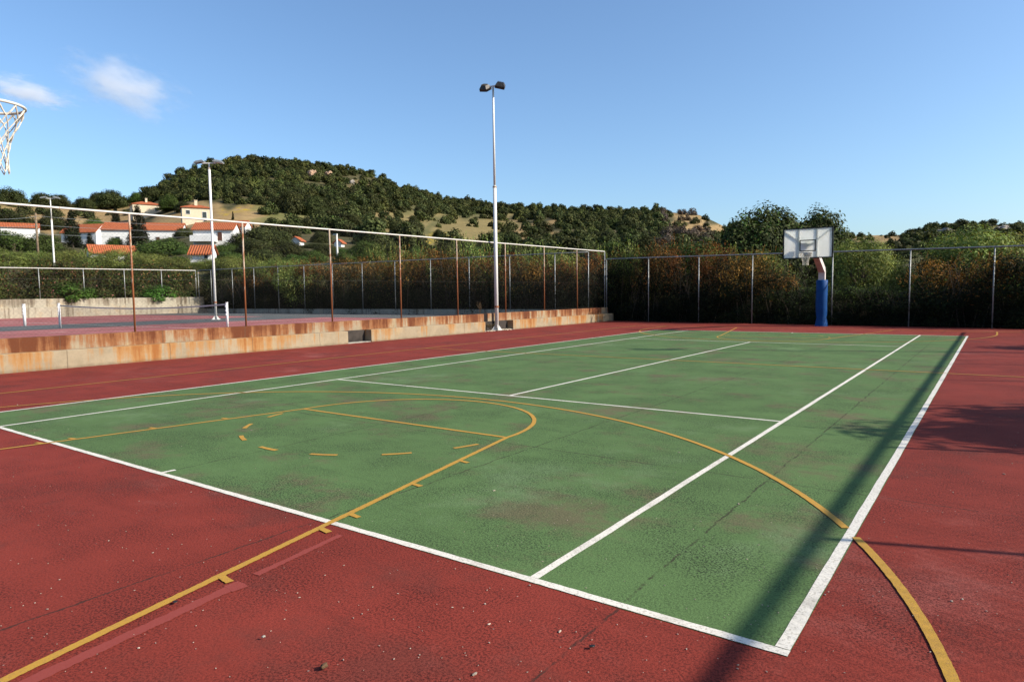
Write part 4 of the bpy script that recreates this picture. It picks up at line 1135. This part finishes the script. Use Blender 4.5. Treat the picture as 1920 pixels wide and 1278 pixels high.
hill_tree('oaktree', 648, 428, 400, 80, 'wide dark grove right of the green field')
hill_tree('oaktree', 700, 430, 408, 50, 'dark grove tree next to the wide grove')
hill_tree('oaktree', 775, 422, 402, 26, 'lone round tree on the tan slope left of the white floodlight pole')
hill_tree('oaktree', 506, 414, 408, 13, 'lone little bush on the green field')
hill_tree('oaktree', 740, 440, 412, 24, 'lone bush on the tan slope, third left of the white floodlight pole')
hill_tree('oaktree', 822, 446, 428, 24, 'lone bush on the lower tan slope close to the white floodlight pole')
hill_tree('oaktree', 780, 442, 426, 24, 'lone bush on the lower tan slope, second left of the white floodlight pole')
hill_tree('oaktree', 950, 452, 420, 36, 'lone dark tree on the tan slope right of the white floodlight pole')

FILL = [('mid', 425, 452, 92, 60, 'at the foot of the large dark rounded tree'), ('oaktree', 480, 446, 90, 80, 'in front of the large dark tree group, left one'), ('oaktree', 545, 452, 90, 76, 'in front of the large dark tree group, right one'),
        ('mid', 590, 466, 86, 60, 'just above the hedge left of the thin lamp post'), ('oaktree', 612, 455, 98, 50, 'between the two small gabled houses, lower one'), ('mid', 650, 468, 84, 56, 'at the foot of the thin lamp post'), ('mid', 690, 446, 92, 70, 'broadest one right of the thin lamp post'),
        ('oaktree', 735, 452, 96, 60, 'second right of the thin lamp post'), ('mid', 780, 458, 94, 60, 'third right of the thin lamp post'), ('oaktree', 830, 452, 100, 60, 'left of the white floodlight pole below the tan slope'), ('mid', 890, 455, 100, 60, 'just left of the white floodlight pole'),
        ('oaktree', 960, 452, 104, 60, 'just right of the white floodlight pole'), ('mid', 1020, 456, 104, 60, 'above the end of the tall fence'), ('oaktree', 1090, 452, 108, 66, 'above the fence corner post'), ('mid', 1150, 448, 110, 66, 'right of the fence corner post'), ('oaktree', 1210, 440, 112, 66, 'left of the tan hill patch'),
        ('mid', 440, 468, 80, 70, 'low and right of the second floodlight pole'), ('oaktree', 500, 466, 80, 76, 'low above the left end of the plinth hedge'), ('mid', 555, 474, 78, 60, 'low above the plinth hedge left of the third rusty post'), ('mid', 300, 474, 82, 60, 'low between the two lower orange roofs'), ('mid', 395, 488, 74, 40, 'just below the lowest white house'),
        ('mid', 10, 462, 90, 80, 'low at the left edge above the pale crowns'), ('mid', 70, 466, 88, 70, 'low beside the wooden pole'), ('oaktree', 130, 462, 92, 60, 'low under the tall left conifer'), ('mid', 190, 476, 86, 50, 'below the low orange roof'), ('mid', 262, 472, 88, 60, 'low behind the first rusty post'), ('mid', 340, 478, 86, 40, 'left of the lowest white house'), ('mid', 418, 470, 88, 40, 'right of the lowest white house')]
for kd, px, top, dep, wpx, wh in FILL:
    hill_tree(kd, px, 0, top, wpx, ('green leafy tree ' if kd == 'mid' else 'dark evergreen tree ')+wh, 'leafy_tree' if kd == 'mid' else 'evergreen_tree', 'trees between the hedge and the houses', dep)

# the evergreen scrub that covers the hills
VAR = []
for i in range(7):
    kind = ['oak', 'oak', 'oak', 'oak', 'oak', 'oak', 'purple'][i]
    me = crown('evergreen_foliage', 7.0, 5.0, kind, 2200, .55, .36, 500+i, 'dome', 26, top='mid' if i in (1, 4) else None, topfrac=.25)
    me.materials.append(M_FARLEAF); VAR.append(me)
HOUSES_PX = [(190, 340, 412, 462), (352, 460, 412, 472), (250, 306, 376, 408), (340, 402, 378, 420), (172, 258, 455, 482), (350, 402, 456, 496), (102, 192, 420, 455), (10, 66, 418, 434), (552, 584, 440, 460), (632, 656, 446, 462)]
def density(px, py):
    dn = 1.0
    for (a, b, c, d), v in (((-60, 386, 265, 500), .04), ((265, 384, 470, 500), .04), ((395, 386, 505, 440), .01), ((470, 396, 612, 424), .04), ((690, 398, 800, 440), .09), ((800, 402, 965, 470), .06), ((965, 412, 1060, 460), .12), ((1060, 425, 1180, 460), .3), ((560, 330, 720, 360), .3),
                            ((1250, 398, 1365, 450), .06), ((1380, 420, 1600, 520), .3), ((1580, 430, 1705, 470), .10), ((1690, 400, 1930, 520), .3), ((1860, 416, 1930, 440), .3), ((-60, 360, 240, 386), .06), ((640, 330, 700, 352), .15), ((470, 352, 500, 385), .2)):
        if a <= px <= c and b <= py <= d: dn = min(dn, v)
    return dn
def populate():
    rs = np.random.RandomState(11)
    pts = []
    for _ in range(110000):
        th = rs.uniform(-.08, 1.36); Dm = float(ridge(th)); d = 100 + (Dm*1.0-100)*math.sqrt(rs.rand())
        x, y = CAM[0]-math.sin(th)*d, CAM[1]+math.cos(th)*d; z = float(terrain_z(x, y))
        px, py, dz = project(np.array([x, y, z]))
        if not (-60 < px < 1990) or rs.rand() > density(px, py): continue
        w = rs.uniform(4.2, 8.2) if rs.rand() < .75 else rs.uniform(2.2, 4)
        if px > 1380: w *= .6
        wp = w/dz*FPX
        if any(a-wp*.5 < px < b+wp*.5 and c < py and py-wp*.65 < e for a, b, c, e in HOUSES_PX): continue
        ok = True
        for q in pts:
            if (q[0]-x)**2 + (q[1]-y)**2 < (.275*(q[3]+w))**2: ok = False; break
        if ok: pts.append((x, y, z, w, dz, px, py, rs.randint(0, 6) if not (1240 < px < 1350) else rs.choice([0, 3, 6, 6])))
        if len(pts) >= 2500: break
    pts.sort(key=lambda q: -q[3]/q[4])
    for i, (x, y, z, w, dz, px, py, v) in enumerate(pts[:255]):
        o = link('evergreen_tree', VAR[v], None)
        s = w/7.0; o.location = (x, y, z-.5); o.scale = (s, s, s*rs.uniform(.8, 1.2)); o.rotation_euler = (0, 0, rs.uniform(0, 6.28))
        if px < 700: lb, gr = 'evergreen tree in the dense wood on the high wooded hill', 'evergreen trees of the high wooded hill'
        elif px < 1380: lb, gr = 'evergreen tree on the long ridge right of the high hill', 'evergreen trees of the long ridge'
        else: lb, gr = 'evergreen bush on the rocky right-hand hill behind the backboard', 'evergreen bushes of the right-hand hill'
        tag(o, lb, 'tree', gr)
    # the rest of the cover is one mass
    Vs, Fs, Cs = [], [], []; nb = 0
    small = []
    for i in range(5):
        me = crown('tmp', 7.0, 5.0, ['oak', 'oak', 'oak', 'oak', 'purple'][i], 520, 1.0, .62, 700+i, 'dome', 22)
        v = np.zeros(len(me.vertices)*3, np.float32); me.vertices.foreach_get('co', v)
        c = np.zeros(len(me.polygons)*4, np.float32); me.attributes['Col'].data.foreach_get('color', c)
        small.append((v.reshape(-1, 3).copy(), c.reshape(-1, 4)[:, :3].copy())); bpy.data.meshes.remove(me)
    for (x, y, z, w, dz, px, py, v) in pts[255:]:
        sv, sc = small[int(v) % 4 if v < 6 else 4]
        a = rs.uniform(0, 6.28); s = w/7.0; q = sv*np.array([s, s, s*rs.uniform(.8, 1.2)])
        q = np.stack([q[:, 0]*math.cos(a)-q[:, 1]*math.sin(a)+x, q[:, 0]*math.sin(a)+q[:, 1]*math.cos(a)+y, q[:, 2]+z-.4], 1)
        Vs.append(q); Fs.append(np.arange(len(q)).reshape(-1, 4)+nb); nb += len(q); Cs.append(sc*rs.uniform(.6, 1.4)*np.array([rs.uniform(.92, 1.18), 1, rs.uniform(.8, 1.1)]))
    me = np_mesh('hill_scrub', np.concatenate(Vs), np.concatenate(Fs), np.concatenate(Cs))
    tag(link('hill_scrub', me, M_FARLEAF), 'dense evergreen scrub covering the hills', 'scrub', kind='stuff')
    print('hill trees', len(pts))
populate()

# rocks that show through the scrub
M_ROCK = simple('warm weathered rock', (.38, .25, .17), .95, 0, .3, .6)
M_ROCK2 = simple('grey weathered rock', (.26, .235, .21), .95, 0, .3, .6)
def rock(px, py, wpx, hpx, mat, label, group='rocks on the hills'):
    P = hit(px, py); k = ((P-CAM)@_f)/FPX; bm = BM(); rr = random.Random(int(px))
    bmesh.ops.create_icosphere(bm, subdivisions=3, radius=1)
    o = [rr.uniform(0, 6) for _ in range(6)]
    for v in bm.verts:
        c = v.co; v.co = c*(1+.25*math.sin(c.x*3+o[0])*math.sin(c.y*4+o[1])+.14*math.sin(c.z*8+o[2]+c.x*6))
    bmesh.ops.transform(bm, matrix=Matrix.Diagonal((wpx*k/2, wpx*k/2, hpx*k*.6, 1)), verts=bm.verts)
    ob = obj('boulder', bm, mat); ob.location = (P[0], P[1], P[2]+hpx*k*.35); ob.rotation_euler = (0, 0, rr.uniform(0, 6)); tag(ob, label, 'boulder', group)
rock(586, 332, 17, 14, M_ROCK, 'largest orange boulder high on the wooded hill')
rock(616, 330, 13, 9, M_ROCK, 'smaller boulder right of the orange one on the wooded hill')
rock(486, 328, 13, 10, M_ROCK2, 'pale boulder left of the orange one on the wooded hill')
rock(660, 345, 10, 8, M_ROCK2, 'pale boulder at the right end of the wooded hill clearing')
rock(1772, 438, 26, 10, M_ROCK2, 'grey rock outcrop on the right-hand hill below its top')
rock(1800, 446, 22, 9, M_ROCK2, 'grey rock outcrop lower on the right-hand hill')
rock(1745, 440, 18, 9, M_ROCK2, 'grey rock outcrop on the left flank of the right-hand hill')
rock(1880, 432, 26, 9, M_ROCK2, 'grey rock outcrop near the right edge of the hill')

# weeds and rubble around the foot of the near floodlight pole
def weed(px, loc, h, label):
    rr = random.Random(px); t = empty('dry_weed', loc); tag(t, label, 'weed')
    bm = BM(); tips = []
    for k in range(6):
        a = rr.uniform(0, 6.28); q = rr.uniform(.05, .22); hh = h*rr.uniform(.6, 1)
        pts = [(0, 0, -.03), (math.cos(a)*q*.3, math.sin(a)*q*.3, hh*.5), (math.cos(a)*q, math.sin(a)*q, hh)]
        tube(bm, pts, [.006, .005, .003], 5); tips += [pts[2], (pts[2][0]*.8, pts[2][1]*.8, hh*.85), (pts[1][0]*1.5, pts[1][1]*1.5, hh*.65)]
    obj('stems', bm, M_DRYLEAF, t)
    rs = np.random.RandomState(px); C = np.repeat(np.array(tips), 9, 0)+rs.normal(0, .03, (len(tips)*9, 3))
    V, F = leaves(C, unit(rs.normal(size=C.shape)), .06, .02, rs); pal = np.array(PAL['dry'])
    me = np_mesh('leaves', V, F, pal[rs.randint(0, 3, len(C))]); link('leaves', me, M_LEAF, t)
weed(905, (-12.05, 19.9, .75), .55, 'dry weed growing on top of the wall left of the white floodlight pole')
weed(912, (-11.75, 20.25, .03), .32, 'dry weed in the recess at the foot of the white floodlight pole')
bm = BM(); rr = random.Random(2)
for k in range(60):
    s = rr.uniform(.02, .06)
    bmesh.ops.create_icosphere(bm, subdivisions=1, radius=1, matrix=Matrix.Translation((rr.uniform(-11.9, -11.45), rr.uniform(19.8, 21.7), .02)) @ Matrix.Rotation(rr.uniform(0, 6), 4, 'Z') @ Matrix.Diagonal((s*1.5, s, s*.6, 1)))
tag(obj('rubble', bm, simple('pale rubble', (.48, .40, .30), .95, 0, .3, 5)), 'pale rubble and dead leaves round the foot of the white floodlight pole', 'rubble', kind='stuff')

# two thin fair-weather clouds far off
def cloud(px, py, wpx, hpx, dist, dens, seed, label, tilt=0.0):
    P = at_depth(px, py, dist); k = dist/FPX
    t = NT('cloud vapour'); v = t.objco()
    n = t.noise(t.mapping(v, (1.5, 1.2, 1.9), (seed*3.1, seed, 0)), 1.6, 7, .62)
    ln = t.node('ShaderNodeVectorMath', operation='LENGTH'); t.set(ln.inputs[0], v)
    fall = t.ramp(ln.outputs['Value'], 1.0, .1)
    d = t.math('MULTIPLY', t.ramp(t.math('ADD', n, t.math('MULTIPLY', fall, .34)), .56, .92), dens)
    vol = t.node('ShaderNodeVolumePrincipled'); vol.inputs['Color'].default_value = (.97, .97, 1, 1); t.set(vol.inputs['Density'], d); vol.inputs['Anisotropy'].default_value = .2
    t.n.remove(t.p); t.t.links.new(vol.outputs[0], t.out.inputs['Volume'])
    bm = BM(); bmesh.ops.create_icosphere(bm, subdivisions=4, radius=1)
    o = obj('cloud', bm, t.m); o.location = P
    view = math.atan2(P[1]-CAM[1], P[0]-CAM[0]) - math.pi/2
    o.rotation_euler = (0, R(tilt), view); o.scale = (wpx*k/2, wpx*k*.35, hpx*k/2)
    tag(o, label, 'cloud', 'fair weather clouds')
cloud(232, 165, 250, 130, 1500, .0115, 3, 'larger broken white cloud at the upper left', 12)
cloud(52, 173, 190, 64, 1500, .023, 8, 'small flat white cloud at the left edge', 6)
